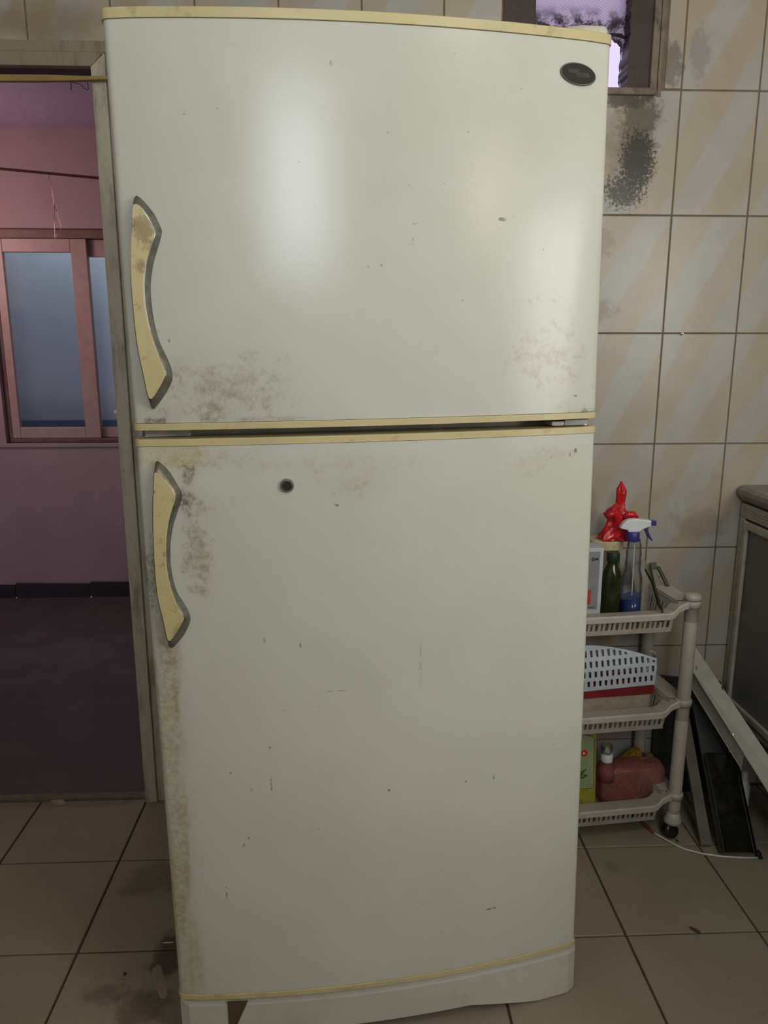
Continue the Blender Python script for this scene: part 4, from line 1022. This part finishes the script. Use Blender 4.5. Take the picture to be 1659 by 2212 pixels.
# white metal channel: U section
ch = thing('metal_channel', 'long white metal channel leaning beside the trolley under the cabinet edge', 'metal channel', (1.84, -.5, .1))
U0, U1 = Vector((1.7387, -.045, .4815)), Vector((1.8350, -.3094, .2795))
L0, L1 = Vector((1.7127, -.1050, .4263)), Vector((1.8150, -.3602, .2073))
def chquad(name, a0, a1, b0, b1, th, s0, s1, m):
    A0, A1, B0, B1 = a0.lerp(a1, s0), a0.lerp(a1, s1), b0.lerp(b1, s0), b0.lerp(b1, s1)
    n_ = (A1 - A0).cross(B0 - A0).normalized() * th
    return MB().hexa([A0, A1, B1, B0], [A0 + n_, A1 + n_, B1 + n_, B0 + n_]).build(name, m, ch, bevel=.0004)
DN = Vector((.006, .012, -.052)); PI_ = Vector((.004, .006, -.002))
SE = 1.90
chquad('top_face', U0, U1, L0, L1, .0012, -.05, SE, M_CHAN)
chquad('side_wall', L0 + PI_, L1 + PI_, L0 + DN + PI_ * 2, L1 + DN + PI_ * 2, .0010, -.03, .70, M_CHAN)
chquad('lower_lip', L0 + DN + PI_ * 2, L1 + DN + PI_ * 2, L0 + DN + Vector((.0, -.003, -.0035)), L1 + DN + Vector((.0, -.003, -.0035)), .0010, -.03, .70, M_CHAN)
chquad('edge_fold', L0, L1, L0 + Vector((.001, .002, -.004)), L1 + Vector((.001, .002, -.004)), .0008, -.05, SE, M_CHAN)
NN = (U1 - U0).cross(L0 - U0).normalized()
if NN.y > 0: NN = -NN
W0 = NN * .0016
chquad('joint_strip', U0 + W0, U1 + W0, L0 + W0, L1 + W0, .0004, .560, .567, M_CHROME_B)
def spot(s0, s1, w0, w1):
    a0, a1 = U0.lerp(L0, w0) + W0, U1.lerp(L1, w0) + W0; b0, b1 = U0.lerp(L0, w1) + W0, U1.lerp(L1, w1) + W0
    chquad('slot', a0, a1, b0, b1, .0004, s0, s1, M_INK)
spot(.055, .063, .62, .80); spot(.075, .083, .62, .80); spot(.40, .425, .02, .10)

# cable
cb = thing('cable', 'white cable with a red sleeve curving over the floor in front of the trolley', 'cable', (1.6, -.2, 0))
cp = [(1.585, -.228, .006), (1.594, -.237, .0035), (1.605, -.250, .003), (1.622, -.276, .003), (1.645, -.300, .003), (1.680, -.318, .003), (1.715, -.329, .003), (1.75, -.3355, .003), (1.79, -.3400, .003), (1.822, -.341, .003)]
MB().tube(cp, .0026, 8).build('white_lead', M_CABLE, cb)
MB().tube([(1.553, -.125, .006), (1.560, -.150, .008), (1.571, -.180, .006), (1.580, -.208, .006), (1.588, -.232, .006)], [.004, .0055, .0045, .005, .0035], 8).build('red_sleeve', M_CABLER, cb)
MB().hexa([(1.820, -.345, .0), (1.834, -.345, .0), (1.834, -.325, .0), (1.820, -.325, .0)], [(1.818, -.340, .016), (1.830, -.340, .016), (1.830, -.325, .016), (1.818, -.325, .016)]).build('plug', M_DARK, cb, bevel=.002)

# floor litter
def chip(name, x, y, a, b, h, m, label, cat, rot=0, n=9, curl=.5):
    k = MB(); R = [random.uniform(.75, 1.1) for _ in range(n)]
    lo = []; hi = []
    for i in range(n):
        t = 2 * math.pi * i / n; px_, py_ = a * R[i] * math.cos(t), b * R[i] * math.sin(t)
        qx, qy = px_ * math.cos(rot) - py_ * math.sin(rot), px_ * math.sin(rot) + py_ * math.cos(rot)
        z = h * curl * (px_ / a) ** 2
        lo.append((x + qx, y + qy, .0003 + z)); hi.append((x + qx * .85, y + qy * .85, .0003 + h * .6 + z))
    k.hexa(lo, hi); return tag(k.build(name, m), label, cat)
chip('dry_peel', 1.500, -.160, .010, .007, .004, M_PEEL, 'curled brown peel on the floor under the trolley', 'litter', .4)
chip('dry_leaf', 1.545, -.579, .016, .006, .003, M_PEEL, 'dark dried leaf scrap lying alone on a floor tile', 'litter', -.9)
chip('crumb', 1.640, -.262, .007, .003, .003, M_PEEL, 'dark crumb on the floor in front of the trolley castor', 'litter', -1.2)
chip('small_pebble', .363, -.352, .006, .005, .005, M_PEEL, 'tiny black pellet on the floor at the left side of the refrigerator', 'litter', 0)
chip('torn_paper', .355, -.675, .014, .058, .0015, M_PAPER, 'torn greyish paper strip on the floor by the left foot of the refrigerator', 'paper scrap', .42, 14, .2)
chip('paper_flake', .345, -.566, .016, .002, .001, M_WHITE, 'thin white sliver of paper on the stained floor', 'paper scrap', .0)
chip('floor_crumb', .274, -.650, .004, .004, .003, M_PEEL, 'small black crumb left of the torn paper strip', 'litter')
chip('plaster_lump', -.105, -.012, .028, .012, .006, M_PAPER, 'greyish lump of plaster by the doorway threshold', 'litter', -.3, 11, .1)
